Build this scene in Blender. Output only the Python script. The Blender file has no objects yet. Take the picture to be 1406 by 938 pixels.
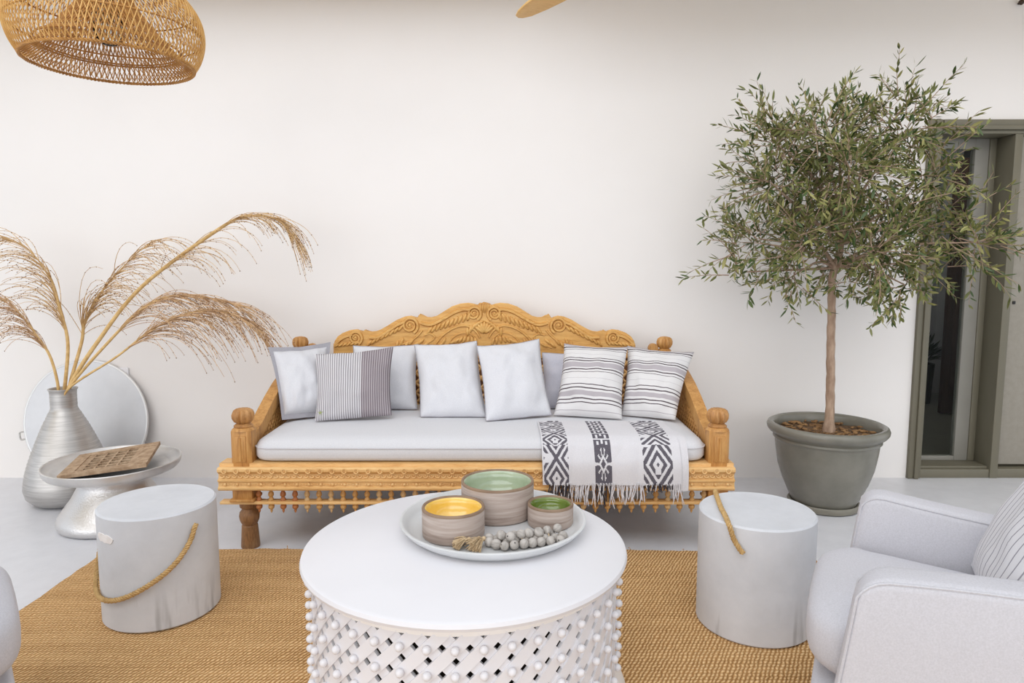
import bpy, bmesh, math, random
from mathutils import Vector, Matrix, noise

random.seed(7)
SC = bpy.context.scene
COL = SC.collection
PI = math.pi

# ------------------------------------------------------------------ camera
cam_d = bpy.data.cameras.new('camera')
cam_d.sensor_width = 36.0
cam_d.lens = 937.0 / 1406.0 * 36.0
cam_d.clip_start = 0.05
cam = bpy.data.objects.new('camera', cam_d)
cam.location = (0, 0, 1.22)
cam.rotation_euler = (math.radians(90 - 6.15), 0, 0)
COL.objects.link(cam)
SC.camera = cam

# ------------------------------------------------------------------ world, light, exposure
world = bpy.data.worlds.new('sky')
SC.world = world
world.use_nodes = True
wn = world.node_tree
bg = wn.nodes['Background']
bg.inputs['Color'].default_value = (0.85, 0.915, 1.0, 1)
bg.inputs['Strength'].default_value = 0.9


sun_d = bpy.data.lights.new('hazy_sun', 'SUN')
sun_d.energy = 1.6
sun_d.angle = math.radians(80)
sun_d.color = (1.0, 0.982, 0.965)
sun = bpy.data.objects.new('hazy_sun', sun_d)
sun.location = (-3, -3, 6)
sun.rotation_euler = Vector((0.26, 0.80, -0.54)).to_track_quat('-Z', 'Y').to_euler()
COL.objects.link(sun)

SC.view_settings.view_transform = 'Standard'
SC.view_settings.look = 'None'
SC.view_settings.gamma = 1.0
SC.view_settings.exposure = 0.35
SC.view_settings.use_curve_mapping = False
SC.cycles.use_denoising = True


# ------------------------------------------------------------------ helpers: materials
def lin(c):
    c = c / 255.0
    return c / 12.92 if c <= 0.04045 else ((c + 0.055) / 1.055) ** 2.4


def rgb(r, g, b):
    return (lin(r), lin(g), lin(b), 1.0)


class NT:
    def __init__(self, name):
        self.m = bpy.data.materials.new(name)
        self.m.use_nodes = True
        self.t = self.m.node_tree
        self.b = self.t.nodes['Principled BSDF']

    def n(self, kind, **kw):
        x = self.t.nodes.new(kind)
        for k, v in kw.items():
            if k in x.inputs.keys() if hasattr(x.inputs, 'keys') else False:
                x.inputs[k].default_value = v
            else:
                setattr(x, k, v)
        return x

    def l(self, a, b):
        self.t.links.new(a, b)

    def coord(self, scale=(1, 1, 1), kind='Object'):
        tc = self.t.nodes.new('ShaderNodeTexCoord')
        mp = self.t.nodes.new('ShaderNodeMapping')
        mp.inputs['Scale'].default_value = scale
        self.l(tc.outputs[kind], mp.inputs['Vector'])
        return mp.outputs['Vector']

    def noise(self, vec, scale=5.0, detail=4.0, rough=0.55, dist=0.0):
        x = self.t.nodes.new('ShaderNodeTexNoise')
        x.inputs['Scale'].default_value = scale
        x.inputs['Detail'].default_value = detail
        x.inputs['Roughness'].default_value = rough
        x.inputs['Distortion'].default_value = dist
        self.l(vec, x.inputs['Vector'])
        return x.outputs['Fac']

    def ramp(self, fac, stops, interp='LINEAR'):
        x = self.t.nodes.new('ShaderNodeValToRGB')
        cr = x.color_ramp
        cr.interpolation = interp
        while len(cr.elements) < len(stops):
            cr.elements.new(0.5)
        for e, (p, c) in zip(cr.elements, stops):
            e.position = p
            e.color = c
        self.l(fac, x.inputs['Fac'])
        return x.outputs['Color']

    def bump(self, height, strength=0.3, dist=0.002):
        x = self.t.nodes.new('ShaderNodeBump')
        x.inputs['Strength'].default_value = strength
        x.inputs['Distance'].default_value = dist
        self.l(height, x.inputs['Height'])
        self.l(x.outputs['Normal'], self.b.inputs['Normal'])
        return x

    def math(self, op, a, b=None):
        x = self.t.nodes.new('ShaderNodeMath')
        x.operation = op
        for i, v in enumerate((a, b)):
            if v is None:
                continue
            if isinstance(v, (int, float)):
                x.inputs[i].default_value = v
            else:
                self.l(v, x.inputs[i])
        return x.outputs[0]

    def mix(self, fac, a, b):
        x = self.t.nodes.new('ShaderNodeMix')
        x.data_type = 'RGBA'
        if isinstance(fac, (int, float)):
            x.inputs[0].default_value = fac
        else:
            self.l(fac, x.inputs[0])
        for i, v in ((6, a), (7, b)):
            if isinstance(v, tuple):
                x.inputs[i].default_value = v
            else:
                self.l(v, x.inputs[i])
        return x.outputs[2]


def simple(name, c1, c2=None, scale=6.0, stretch=(1, 1, 1), rough=0.6, metal=0.0, bump=0.0, bdist=0.002, bscale=None,
           lo=0.35, hi=0.65, spec=None, detail=5.0):
    """Two colours mixed by noise, with an optional noise bump."""
    k = NT(name)
    k.b.inputs['Roughness'].default_value = rough
    k.b.inputs['Metallic'].default_value = metal
    if spec is not None:
        k.b.inputs['Specular IOR Level'].default_value = spec
    v = k.coord(stretch)
    if c2 is None:
        k.b.inputs['Base Color'].default_value = c1
    else:
        f = k.noise(v, scale, detail)
        k.l(k.ramp(f, [(lo, c1), (hi, c2)]), k.b.inputs['Base Color'])
    if bump:
        k.bump(k.noise(v, bscale or scale * 6, 3.0), bump, bdist)
    return k.m


M = {}
M['wall'] = simple('white_plaster', rgb(235, 231, 228), rgb(238, 234, 231), 1.3, rough=0.85, bump=0.12, bscale=9, bdist=0.004)
M['ceiling'] = simple('ceiling_paint', rgb(216, 192, 150), rgb(222, 198, 156), 1.0, rough=0.9)
M['dark_wall'] = simple('inner_wall_paint', rgb(120, 118, 114), rgb(128, 126, 122), 2.0, rough=0.9)
M['olive'] = simple('olive_grey_paint', rgb(108, 103, 87), rgb(116, 111, 95), 3.0, (1, 1, 0.3), rough=0.5, bump=0.08, bscale=60, bdist=0.001)
M['door_leaf'] = simple('door_grey_paint', rgb(144, 138, 127), rgb(150, 144, 133), 30.0, rough=0.7)
M['sash'] = simple('pale_sash_paint', rgb(134, 131, 123), rgb(142, 139, 131), 3.0, rough=0.5)
M['black'] = simple('black_metal', rgb(22, 20, 18), rough=0.5)
M['dark_brown'] = simple('dark_brown_metal', rgb(60, 42, 28), rough=0.5)

k = NT('polished_concrete')
v = k.coord((1, 1, 1))
f1 = k.noise(v, 0.9, 6.0, 0.6)
f2 = k.noise(v, 14.0, 4.0, 0.6)
f = k.math('ADD', k.math('MULTIPLY', f1, 0.7), k.math('MULTIPLY', f2, 0.3))
k.l(k.ramp(f, [(0.35, rgb(208, 209, 214)), (0.65, rgb(224, 225, 230))]), k.b.inputs['Base Color'])
k.b.inputs['Roughness'].default_value = 0.33
k.bump(f2, 0.05, 0.002)
M['floor'] = k.m


def wood(name, c1, c2, c3, stretch, scale=3.0, rough=0.5):
    k = NT(name)
    v = k.coord(stretch)
    f = k.noise(v, scale, 6.0, 0.6, 1.2)
    g = k.noise(v, scale * 7, 4.0, 0.6, 0.4)
    h = k.math('ADD', k.math('MULTIPLY', f, 0.65), k.math('MULTIPLY', g, 0.35))
    k.l(k.ramp(h, [(0.3, c1), (0.5, c2), (0.68, c3)]), k.b.inputs['Base Color'])
    k.b.inputs['Roughness'].default_value = rough
    k.bump(g, 0.25, 0.0015)
    return k.m


M['wood_x'] = wood('golden_teak_along', rgb(196, 144, 84), rgb(228, 184, 122), rgb(238, 202, 146), (1.2, 9, 9))
M['wood_z'] = wood('golden_teak_upright', rgb(150, 98, 48), rgb(192, 140, 78), rgb(210, 162, 98), (9, 9, 1.2))
M['wood_crest'] = wood('golden_teak_crest', rgb(178, 122, 56), rgb(216, 164, 90), rgb(228, 184, 112), (1.2, 9, 9))
M['wood_fin'] = wood('teak_finial', rgb(140, 94, 50), rgb(178, 128, 74), rgb(200, 152, 96), (6, 6, 3))
M['wood_leg'] = wood('worn_teak_leg', rgb(104, 72, 44), rgb(146, 106, 68), rgb(166, 128, 86), (8, 8, 2.0))
M['wood_bal'] = [wood('teak_baluster_red', rgb(150, 88, 48), rgb(176, 112, 64), rgb(192, 130, 78), (8, 8, 3)),
                 wood('teak_baluster_golden', rgb(168, 120, 66), rgb(200, 154, 92), rgb(214, 172, 112), (8, 8, 3)),
                 wood('teak_baluster_pale', rgb(180, 142, 92), rgb(206, 172, 122), rgb(220, 190, 144), (8, 8, 3))]
M['wood_dark'] = wood('dark_back_wood', rgb(84, 50, 28), rgb(112, 70, 40), rgb(128, 84, 50), (5, 5, 5))
M['fan_wood'] = wood('pale_fan_wood', rgb(206, 160, 92), rgb(222, 178, 108), rgb(232, 192, 124), (3, 14, 14))
M['inner_door'] = simple('inner_door_wood', rgb(50, 31, 21), rgb(70, 45, 31), 3.0, (9, 9, 1.0), rough=0.6)


def fabric(name, c1, c2, weave=420.0, strength=0.12, wr=0.25, wscale=7.0):
    k = NT(name)
    v = k.coord((1, 1, 1))
    n = k.noise(v, 260.0, 2.0)
    k.l(k.ramp(n, [(0.3, c1), (0.7, c2)]), k.b.inputs['Base Color'])
    k.b.inputs['Roughness'].default_value = 0.92
    k.b.inputs['Specular IOR Level'].default_value = 0.15
    big = k.noise(v, wscale, 3.0, 0.5, 0.3)
    w = k.noise(v, weave, 1.0)
    h = k.math('ADD', k.math('MULTIPLY', big, wr * 8), k.math('MULTIPLY', w, strength * 0.3))
    k.bump(h, 0.35, 0.004)
    return k.m


M['white_cloth'] = fabric('white_cotton', rgb(207, 207, 212), rgb(216, 216, 220))
M['mattress'] = fabric('white_mattress_cotton', rgb(207, 207, 211), rgb(215, 215, 218), wr=0.12, wscale=3.0)
M['pale_cloth'] = fabric('pale_grey_cotton', rgb(190, 190, 202), rgb(200, 200, 210))
M['grey_trim'] = fabric('grey_trim_cotton', rgb(156, 154, 160), rgb(168, 166, 172))
M['slipcover'] = fabric('pale_grey_linen', rgb(198, 197, 202), rgb(209, 208, 214), wr=0.3, wscale=5.0)
M['piping'] = fabric('grey_linen_piping', rgb(196, 195, 200), rgb(206, 205, 210))
M['green_thread'] = simple('green_thread', rgb(160, 170, 110), rough=0.9)


def uv_fabric(name, build):
    k = NT(name)
    tc = k.t.nodes.new('ShaderNodeTexCoord')
    sp = k.t.nodes.new('ShaderNodeSeparateXYZ')
    k.l(tc.outputs['UV'], sp.inputs[0])
    k.l(build(k, sp.outputs[0], sp.outputs[1]), k.b.inputs['Base Color'])
    k.b.inputs['Roughness'].default_value = 0.92
    k.b.inputs['Specular IOR Level'].default_value = 0.15
    v = k.coord((1, 1, 1))
    k.bump(k.math('ADD', k.math('MULTIPLY', k.noise(v, 8.0, 3.0), 1.6), k.math('MULTIPLY', k.noise(v, 420, 1.0), 0.04)), 0.35, 0.004)
    return k.m


WH, DK, GY = rgb(216, 214, 214), rgb(88, 78, 82), rgb(176, 170, 174)


def stripes_v(k, u, vv):
    """horizontal stripes, positions measured from the top edge down"""
    top = [(0.0, GY), (0.035, WH), (0.05, DK), (0.068, WH), (0.09, DK), (0.099, WH), (0.172, GY), (0.178, WH),
           (0.245, DK), (0.255, WH), (0.28, DK), (0.296, WH), (0.315, GY), (0.385, WH), (0.405, DK), (0.421, WH),
           (0.446, DK), (0.455, WH), (0.54, GY), (0.546, WH), (0.628, DK), (0.637, WH), (0.672, DK), (0.688, WH),
           (0.715, GY), (0.775, WH), (0.805, DK), (0.822, WH), (0.855, DK), (0.864, WH), (0.945, GY), (0.952, WH)]
    return k.ramp(k.math('SUBTRACT', 1.0, vv), top, 'CONSTANT')


def two_tone(k, u, vv):
    """fine upright pinstripes, pale on the left and grey-brown on the right"""
    fr = k.math('FRACT', k.math('MULTIPLY', u, 34.0))
    line = k.math('GREATER_THAN', fr, 0.5)
    a = k.mix(line, rgb(212, 209, 212), rgb(150, 146, 150))
    b = k.mix(line, rgb(172, 164, 168), rgb(122, 112, 117))
    return k.mix(k.math('GREATER_THAN', u, 0.60), a, b)


def thin_lines(k, u, vv):
    fr = k.math('FRACT', k.math('MULTIPLY', u, 17.0))
    line = k.math('GREATER_THAN', fr, 0.86)
    return k.mix(line, rgb(214, 213, 217), rgb(150, 148, 156))


M['striped'] = uv_fabric('white_cotton_with_dark_stripes', stripes_v)
M['two_tone'] = uv_fabric('two_tone_pinstripe_cotton', two_tone)
M['thin_lines'] = uv_fabric('white_cotton_with_thin_grey_lines', thin_lines)
M['throw_white'] = fabric('white_woven_throw', rgb(208, 206, 210), rgb(217, 215, 218), wr=0.2)
M['throw_dark'] = fabric('charcoal_woven_ikat', rgb(84, 80, 88), rgb(104, 100, 108), wr=0.2)
M['fringe_dark'] = fabric('charcoal_fringe', rgb(52, 50, 56), rgb(70, 66, 72))

# concrete stools, with dark scuffs near the foot
k = NT('cast_concrete')
v = k.coord((1, 1, 1))
n1 = k.noise(v, 5.0, 6.0, 0.65)
n2 = k.noise(v, 60.0, 3.0)
base = k.ramp(n1, [(0.3, rgb(201, 203, 208)), (0.7, rgb(217, 219, 224))])
tc = k.t.nodes.new('ShaderNodeTexCoord')
sp = k.t.nodes.new('ShaderNodeSeparateXYZ')
k.l(tc.outputs['Object'], sp.inputs[0])
low = k.ramp(sp.outputs[2], [(0.0, (1, 1, 1, 1)), (0.16, (0, 0, 0, 1))])
sv = k.coord((16, 16, 2.2))
blot = k.ramp(k.noise(sv, 1.0, 3.0), [(0.56, (0, 0, 0, 1)), (0.72, (1, 1, 1, 1))])
mask = k.math('MULTIPLY', k.math('MULTIPLY', low, blot), 0.75)
k.l(k.mix(mask, base, rgb(96, 94, 92)), k.b.inputs['Base Color'])
k.b.inputs['Roughness'].default_value = 0.7
k.bump(n2, 0.15, 0.002)
M['concrete'] = k.m
M['filler'] = simple('pale_cement_filler', rgb(244, 240, 238), rgb(226, 220, 217), 30, rough=0.8, bump=0.3, bscale=80)
M['rope'] = simple('manila_rope', rgb(182, 146, 92), rgb(204, 170, 116), 40, rough=0.9, bump=0.3, bscale=200)

# jute rug: rows of slanted strands
k = NT('woven_jute')
tc = k.t.nodes.new('ShaderNodeTexCoord')
mp = k.t.nodes.new('ShaderNodeMapping')
k.l(tc.outputs['Object'], mp.inputs['Vector'])
mp.inputs['Scale'].default_value = (1, 1, 1)
sp = k.t.nodes.new('ShaderNodeSeparateXYZ')
k.l(mp.outputs['Vector'], sp.inputs[0])
wob = k.noise(mp.outputs['Vector'], 9.0, 3.0)
row = k.math('ADD', k.math('MULTIPLY', sp.outputs[1], 62.0), k.math('MULTIPLY', wob, 0.9))
rowf = k.math('FRACT', row)
diag = k.math('ADD', k.math('MULTIPLY', sp.outputs[0], 74.0), k.math('MULTIPLY', row, -0.62))
diag = k.math('ADD', diag, k.math('MULTIPLY', k.noise(mp.outputs['Vector'], 45.0, 2.0), 1.1))
sx = k.math('SINE', k.math('MULTIPLY', diag, 2 * PI))
sy = k.math('SINE', k.math('MULTIPLY', rowf, PI))
hgt = k.math('MULTIPLY', k.math('ADD', k.math('MULTIPLY', sx, 0.5), 0.5), k.math('POWER', sy, 0.6))
fine = k.noise(k.coord((60, 300, 60)), 1.0, 3.0)
patch = k.noise(k.coord((1.2, 16, 1)), 1.0, 3.0)
tone = k.math('ADD', k.math('MULTIPLY', hgt, 0.62), k.math('ADD', k.math('MULTIPLY', fine, 0.25), k.math('MULTIPLY', patch, 0.26)))
k.l(k.ramp(tone, [(0.15, rgb(128, 88, 46)), (0.45, rgb(216, 168, 112)), (0.80, rgb(250, 214, 162))]), k.b.inputs['Base Color'])
k.b.inputs['Roughness'].default_value = 0.95
k.b.inputs['Specular IOR Level'].default_value = 0.1
k.bump(hgt, 0.8, 0.006)
M['jute'] = k.m

M['white_paint'] = simple('white_lacquer', rgb(228, 227, 231), rgb(232, 231, 235), 3, rough=0.42, bump=0.04, bscale=30)
M['apron'] = simple('white_painted_wood', rgb(238, 234, 230), rgb(243, 240, 237), 8, rough=0.5, bump=0.05, bscale=60)
M['inner_shade'] = simple('inner_shade_brown', rgb(52, 44, 38), rgb(60, 50, 44), 8, rough=0.9)  # brown standing for the shade inside the table drum
M['tray_grey'] = simple('pale_grey_enamel', rgb(204, 205, 205), rgb(214, 215, 216), 6, rough=0.42, bump=0.04, bscale=40)

k = NT('hammered_aluminium')
v = k.coord((1, 1, 1))
vo = k.t.nodes.new('ShaderNodeTexVoronoi')
vo.inputs['Scale'].default_value = 130.0
k.l(v, vo.inputs['Vector'])
k.b.inputs['Base Color'].default_value = rgb(214, 212, 211)
k.b.inputs['Metallic'].default_value = 0.75
k.b.inputs['Roughness'].default_value = 0.38
k.bump(vo.outputs['Distance'], 0.26, 0.003)
M['hammered'] = k.m
M['aluminium'] = simple('brushed_aluminium', rgb(178, 175, 172), rgb(200, 197, 194), 4, (2, 2, 40), rough=0.42, metal=0.8, bump=0.15, bscale=25)
M['tray_tin'] = simple('pale_tin', rgb(204, 202, 200), rgb(222, 220, 218), 4, (2, 2, 2), rough=0.42, metal=0.6, bump=0.1, bscale=25)
M['old_tray'] = simple('matte_tin', rgb(206, 207, 210), rgb(218, 219, 222), 3.5, rough=0.55, metal=0.45, bump=0.08, bscale=30)
M['tray_rim'] = simple('bright_tin', rgb(222, 222, 222), rough=0.4, metal=0.5)

k = NT('weathered_banded_clay')
v = k.coord((2, 2, 34))
n1 = k.noise(v, 1.6, 5.0, 0.6, 0.7)
n2 = k.noise(k.coord((9, 9, 120)), 1.0, 3.0)
h = k.math('ADD', k.math('MULTIPLY', n1, 0.7), k.math('MULTIPLY', n2, 0.3))
k.l(k.ramp(h, [(0.3, rgb(134, 116, 106)), (0.48, rgb(172, 156, 146)), (0.68, rgb(198, 186, 178))]), k.b.inputs['Base Color'])
k.b.inputs['Roughness'].default_value = 0.8
k.bump(h, 0.5, 0.003)
M['clay'] = k.m
M['clay_rim'] = simple('bare_clay_rim', rgb(132, 108, 88), rgb(148, 124, 102), 20, rough=0.7)


def glaze(name, c1, c2):
    return simple(name, c1, c2, 14, rough=0.06, spec=0.8)


M['glaze_yellow'] = glaze('yellow_glaze', rgb(238, 196, 88), rgb(246, 212, 122))
M['glaze_sage'] = glaze('sage_glaze', rgb(164, 178, 150), rgb(178, 190, 164))
M['glaze_green'] = glaze('moss_green_glaze', rgb(98, 118, 48), rgb(116, 134, 60))
M['bead'] = simple('grey_wooden_bead', rgb(158, 152, 146), rgb(190, 184, 178), 40, (1, 1, 4), rough=0.75, bump=0.2, bscale=120)
M['twine'] = simple('beige_twine', rgb(190, 164, 128), rgb(212, 190, 156), 60, rough=0.9)
M['carved_brown'] = simple('weathered_carved_wood', rgb(150, 122, 94), rgb(190, 164, 136), 26, rough=0.8, bump=0.5, bscale=90, bdist=0.003)
M['seed'] = simple('dark_plume_seed', rgb(104, 74, 48), rgb(140, 104, 72), 30, rough=0.85)
M['straw'] = simple('dried_stalk', rgb(196, 158, 98), rgb(222, 188, 130), 12, (3, 3, 3), rough=0.7)
M['strand'] = simple('dried_plume_strand', rgb(180, 142, 94), rgb(214, 180, 132), 18, rough=0.85)
M['strand2'] = simple('brown_plume_strand', rgb(168, 130, 94), rgb(212, 176, 134), 18, rough=0.85)
M['rattan'] = simple('golden_rattan', rgb(208, 158, 84), rgb(232, 188, 116), 20, rough=0.5)
M['rattan_dark'] = simple('brown_rattan', rgb(168, 116, 54), rgb(198, 146, 78), 20, rough=0.55)
M['pot'] = simple('olive_grey_glazed_pot', rgb(116, 114, 104), rgb(130, 127, 117), 7, rough=0.25, bump=0.04, bscale=20)
M['saucer'] = simple('olive_grey_saucer', rgb(120, 116, 104), rgb(130, 126, 114), 7, rough=0.4)
M['soil'] = simple('mulch_soil', rgb(70, 50, 34), rgb(120, 92, 62), 60, rough=0.95, bump=0.8, bscale=90, bdist=0.01)
M['mulch'] = simple('bark_chip', rgb(112, 80, 50), rgb(160, 124, 82), 20, rough=0.95)
M['bark'] = simple('olive_bark', rgb(150, 124, 104), rgb(186, 160, 138), 14, (3, 3, 1.0), rough=0.9, bump=0.5, bscale=60, bdist=0.004)
M['leaf_a'] = simple('olive_leaf', rgb(98, 104, 54), rgb(122, 124, 70), 9, rough=0.5)
M['leaf_b'] = simple('young_olive_leaf', rgb(134, 132, 76), rgb(158, 152, 96), 9, rough=0.55)
M['leaf_c'] = simple('deep_olive_leaf', rgb(52, 74, 32), rgb(74, 92, 42), 9, rough=0.45)
M['plastic'] = simple('white_plastic', rgb(232, 231, 234), rough=0.5)
M['house_leaf'] = simple('house_plant_leaf', rgb(36, 48, 28), rgb(52, 66, 38), 9, rough=0.5)

k = NT('window_glass')
tr = k.t.nodes.new('ShaderNodeBsdfTransparent')
gl = k.t.nodes.new('ShaderNodeBsdfGlossy')
gl.inputs['Roughness'].default_value = 0.02
fr = k.t.nodes.new('ShaderNodeFresnel')
fr.inputs['IOR'].default_value = 1.16
mx = k.t.nodes.new('ShaderNodeMixShader')
tr.inputs['Color'].default_value = (0.88, 0.91, 0.90, 1)
k.l(fr.outputs[0], mx.inputs[0])
k.l(tr.outputs[0], mx.inputs[1])
k.l(gl.outputs[0], mx.inputs[2])
k.l(mx.outputs[0], k.t.nodes['Material Output'].inputs['Surface'])
M['glass'] = k.m


# ------------------------------------------------------------------ helpers: geometry
ORG = {}


def empty(name, loc):
    o = bpy.data.objects.new(name, None)
    o.location = loc
    o.empty_display_size = 0.05
    COL.objects.link(o)
    ORG[o.name] = Vector(loc)
    return o


def tag(o, label=None, cat=None, group=None, kind=None):
    if label:
        o['label'] = label
    if cat:
        o['category'] = cat
    if group:
        o['group'] = group
    if kind:
        o['kind'] = kind
    return o


def thing(name, loc, label, cat, group=None):
    return tag(empty(name, loc), label, cat, group)


def mk(name, bm, mat, parent=None, smooth=40, recalc=True, kind=None, label=None, origin=None):
    """link one bmesh (in world coordinates) as one mesh object"""
    if recalc:
        bmesh.ops.recalc_face_normals(bm, faces=bm.faces[:])
    if parent is not None:
        org = ORG[parent.name]
    if origin is not None:
        o_org = Vector(origin)
    elif parent is not None:
        o_org = org
    else:
        xs = [v.co for v in bm.verts]
        o_org = Vector(((min(c.x for c in xs) + max(c.x for c in xs)) / 2, (min(c.y for c in xs) + max(c.y for c in xs)) / 2, min(c.z for c in xs)))
    bmesh.ops.translate(bm, verts=bm.verts[:], vec=-o_org)
    me = bpy.data.meshes.new(name)
    bm.to_mesh(me)
    bm.free()
    for m in (mat if isinstance(mat, (list, tuple)) else [mat]):
        me.materials.append(m)
    if smooth:
        for p in me.polygons:
            p.use_smooth = True
        me.set_sharp_from_angle(angle=math.radians(smooth))
    o = bpy.data.objects.new(name, me)
    COL.objects.link(o)
    if parent is not None:
        o.parent = parent
        o.location = o_org - org
    else:
        o.location = o_org
    ORG[o.name] = o_org
    if kind:
        o['kind'] = kind
    if label:
        o['label'] = label
    return o


def inst(src, name, parent, loc, rot=None, mat=None):
    """a part that shares src's mesh; loc in world coordinates"""
    o = src.copy()
    o.name = name
    COL.objects.link(o)
    o.parent = parent
    o.location = Vector(loc) - ORG[parent.name]
    if rot is not None:
        o.rotation_euler = rot
    ORG[o.name] = Vector(loc)
    return o


def NB():
    return bmesh.new()


def box(bm, x0, x1, y0, y1, z0, z1, bev=0.0, seg=2):
    vs = [bm.verts.new((x, y, z)) for x in (x0, x1) for y in (y0, y1) for z in (z0, z1)]
    fs = [bm.faces.new([vs[i] for i in q]) for q in ((0, 1, 3, 2), (4, 6, 7, 5), (0, 4, 5, 1), (2, 3, 7, 6), (0, 2, 6, 4), (1, 5, 7, 3))]
    if bev:
        es = {e for f in fs for e in f.edges}
        bmesh.ops.bevel(bm, geom=list(es), offset=bev, segments=seg, affect='EDGES', profile=0.5)


def lathe(bm, prof, c=(0, 0, 0), seg=32, lobes=0, amp=0.0, closed=False):
    cx, cy, cz = c
    rings = []
    for r, z in prof:
        if r < 1e-6:
            rings.append([bm.verts.new((cx, cy, cz + z))])
        else:
            ring = []
            for i in range(seg):
                a = 2 * PI * i / seg
                rr = r * (1 + amp * (abs(math.cos(lobes * a / 2)) - 0.6)) if lobes else r
                ring.append(bm.verts.new((cx + rr * math.cos(a), cy + rr * math.sin(a), cz + z)))
            rings.append(ring)
    pairs = list(zip(rings, rings[1:]))
    if closed:
        pairs.append((rings[-1], rings[0]))
    for a, b in pairs:
        if len(a) == 1 and len(b) == 1:
            continue
        for i in range(seg):
            j = (i + 1) % seg
            if len(a) == 1:
                bm.faces.new((a[0], b[j], b[i]))
            elif len(b) == 1:
                bm.faces.new((a[i], a[j], b[0]))
            else:
                bm.faces.new((a[i], a[j], b[j], b[i]))


def tube(bm, pts, r, sides=6, cap=True, closed=False):
    pts = [Vector(p) for p in pts]
    n = len(pts)
    rad = r if isinstance(r, (list, tuple)) else [r] * n
    up = None
    rings = []
    for i, p in enumerate(pts):
        if closed:
            t = pts[(i + 1) % n] - pts[i - 1]
        else:
            t = pts[min(i + 1, n - 1)] - pts[max(i - 1, 0)]
        if t.length < 1e-9:
            t = Vector((0, 0, 1))
        t.normalize()
        if up is None:
            a = Vector((0, 0, 1)) if abs(t.z) < 0.9 else Vector((1, 0, 0))
            up = (a - t * a.dot(t)).normalized()
        else:
            up = up - t * up.dot(t)
            if up.length < 1e-6:
                a = Vector((0, 0, 1)) if abs(t.z) < 0.9 else Vector((1, 0, 0))
                up = a - t * a.dot(t)
            up.normalize()
        s = t.cross(up)
        rings.append([bm.verts.new(p + (up * math.cos(2 * PI * k / sides) + s * math.sin(2 * PI * k / sides)) * rad[i]) for k in range(sides)])
    pr = list(zip(rings, rings[1:]))
    if closed:
        pr.append((rings[-1], rings[0]))
    for a, b in pr:
        for k in range(sides):
            j = (k + 1) % sides
            bm.faces.new((a[k], a[j], b[j], b[k]))
    if cap and not closed and sides > 2:
        bm.faces.new(rings[0][::-1])
        bm.faces.new(rings[-1])


def smooth_path(pts, per=6):
    """Catmull-Rom through the points"""
    P = [Vector(p) for p in pts]
    P = [P[0] * 2 - P[1]] + P + [P[-1] * 2 - P[-2]]
    out = []
    for i in range(1, len(P) - 2):
        a, b, c, d = P[i - 1], P[i], P[i + 1], P[i + 2]
        for s in range(per):
            t = s / per
            out.append(0.5 * ((2 * b) + (c - a) * t + (2 * a - 5 * b + 4 * c - d) * t * t + (3 * b - a - 3 * c + d) * t ** 3))
    out.append(P[-2])
    return out


def prism(bm, outline, axis, lo, hi, bev=0.0, seg=2):
    """outline: 2-D points; axis: which coordinate is extruded"""
    def at(p, d):
        a, b = p
        return {'x': (d, a, b), 'y': (a, d, b), 'z': (a, b, d)}[axis]
    A = [bm.verts.new(at(p, lo)) for p in outline]
    B = [bm.verts.new(at(p, hi)) for p in outline]
    n = len(outline)
    fs = [bm.faces.new(A), bm.faces.new(B[::-1])]
    for i in range(n):
        j = (i + 1) % n
        fs.append(bm.faces.new((A[i], B[i], B[j], A[j])))
    if bev:
        es = list({e for f in fs[:2] for e in f.edges})
        bmesh.ops.bevel(bm, geom=es, offset=bev, segments=seg, affect='EDGES', profile=0.5)


def ball(bm, c, r, seg=10, rings=6, s=(1, 1, 1)):
    lathe_pts = [(r * math.sin(PI * i / rings), -r * math.cos(PI * i / rings)) for i in range(rings + 1)]
    tmp = len(bm.verts)
    lathe(bm, [(max(p[0], 0) if 0 < i < rings else 0, p[1]) for i, p in enumerate(lathe_pts)], (0, 0, 0), seg)
    bm.verts.ensure_lookup_table()
    for v in bm.verts[tmp:]:
        v.co = Vector((v.co.x * s[0] + c[0], v.co.y * s[1] + c[1], v.co.z * s[2] + c[2]))


def xform(bm, start, mat4):
    bm.verts.ensure_lookup_table()
    for v in bm.verts[start:]:
        v.co = mat4 @ v.co


def superbox(bm, c, half, e=0.35, seg=36, rings=18, rot=0.0, taper=None):
    """puffed box with rounded edges (superellipsoid)"""
    def pw(x, p):
        return math.copysign(abs(x) ** p, x)
    start = len(bm.verts)
    rr = []
    for i in range(rings + 1):
        ph = -PI / 2 + PI * i / rings
        if i in (0, rings):
            rr.append([bm.verts.new((0, 0, half[2] * (-1 if i == 0 else 1)))])
            continue
        ring = []
        for j in range(seg):
            th = 2 * PI * j / seg
            cxy = pw(math.cos(ph), e)
            ring.append(bm.verts.new((half[0] * cxy * pw(math.cos(th), e), half[1] * cxy * pw(math.sin(th), e), half[2] * pw(math.sin(ph), e * 1.4))))
        rr.append(ring)
    for a, b in zip(rr, rr[1:]):
        for i in range(seg):
            j = (i + 1) % seg
            if len(a) == 1:
                bm.faces.new((a[0], b[j], b[i]))
            elif len(b) == 1:
                bm.faces.new((a[i], a[j], b[0]))
            else:
                bm.faces.new((a[i], a[j], b[j], b[i]))
    xform(bm, start, Matrix.Translation(Vector(c)) @ Matrix.Rotation(rot, 4, 'Z'))


# ------------------------------------------------------------------ the setting
WALL = 3.884
ROOF_EDGE = 3.50
bm = NB()
box(bm, -7, 6.5, -7, WALL, -0.12, 0)
tag(mk('floor', bm, M['floor'], smooth=0), kind='structure')

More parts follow.
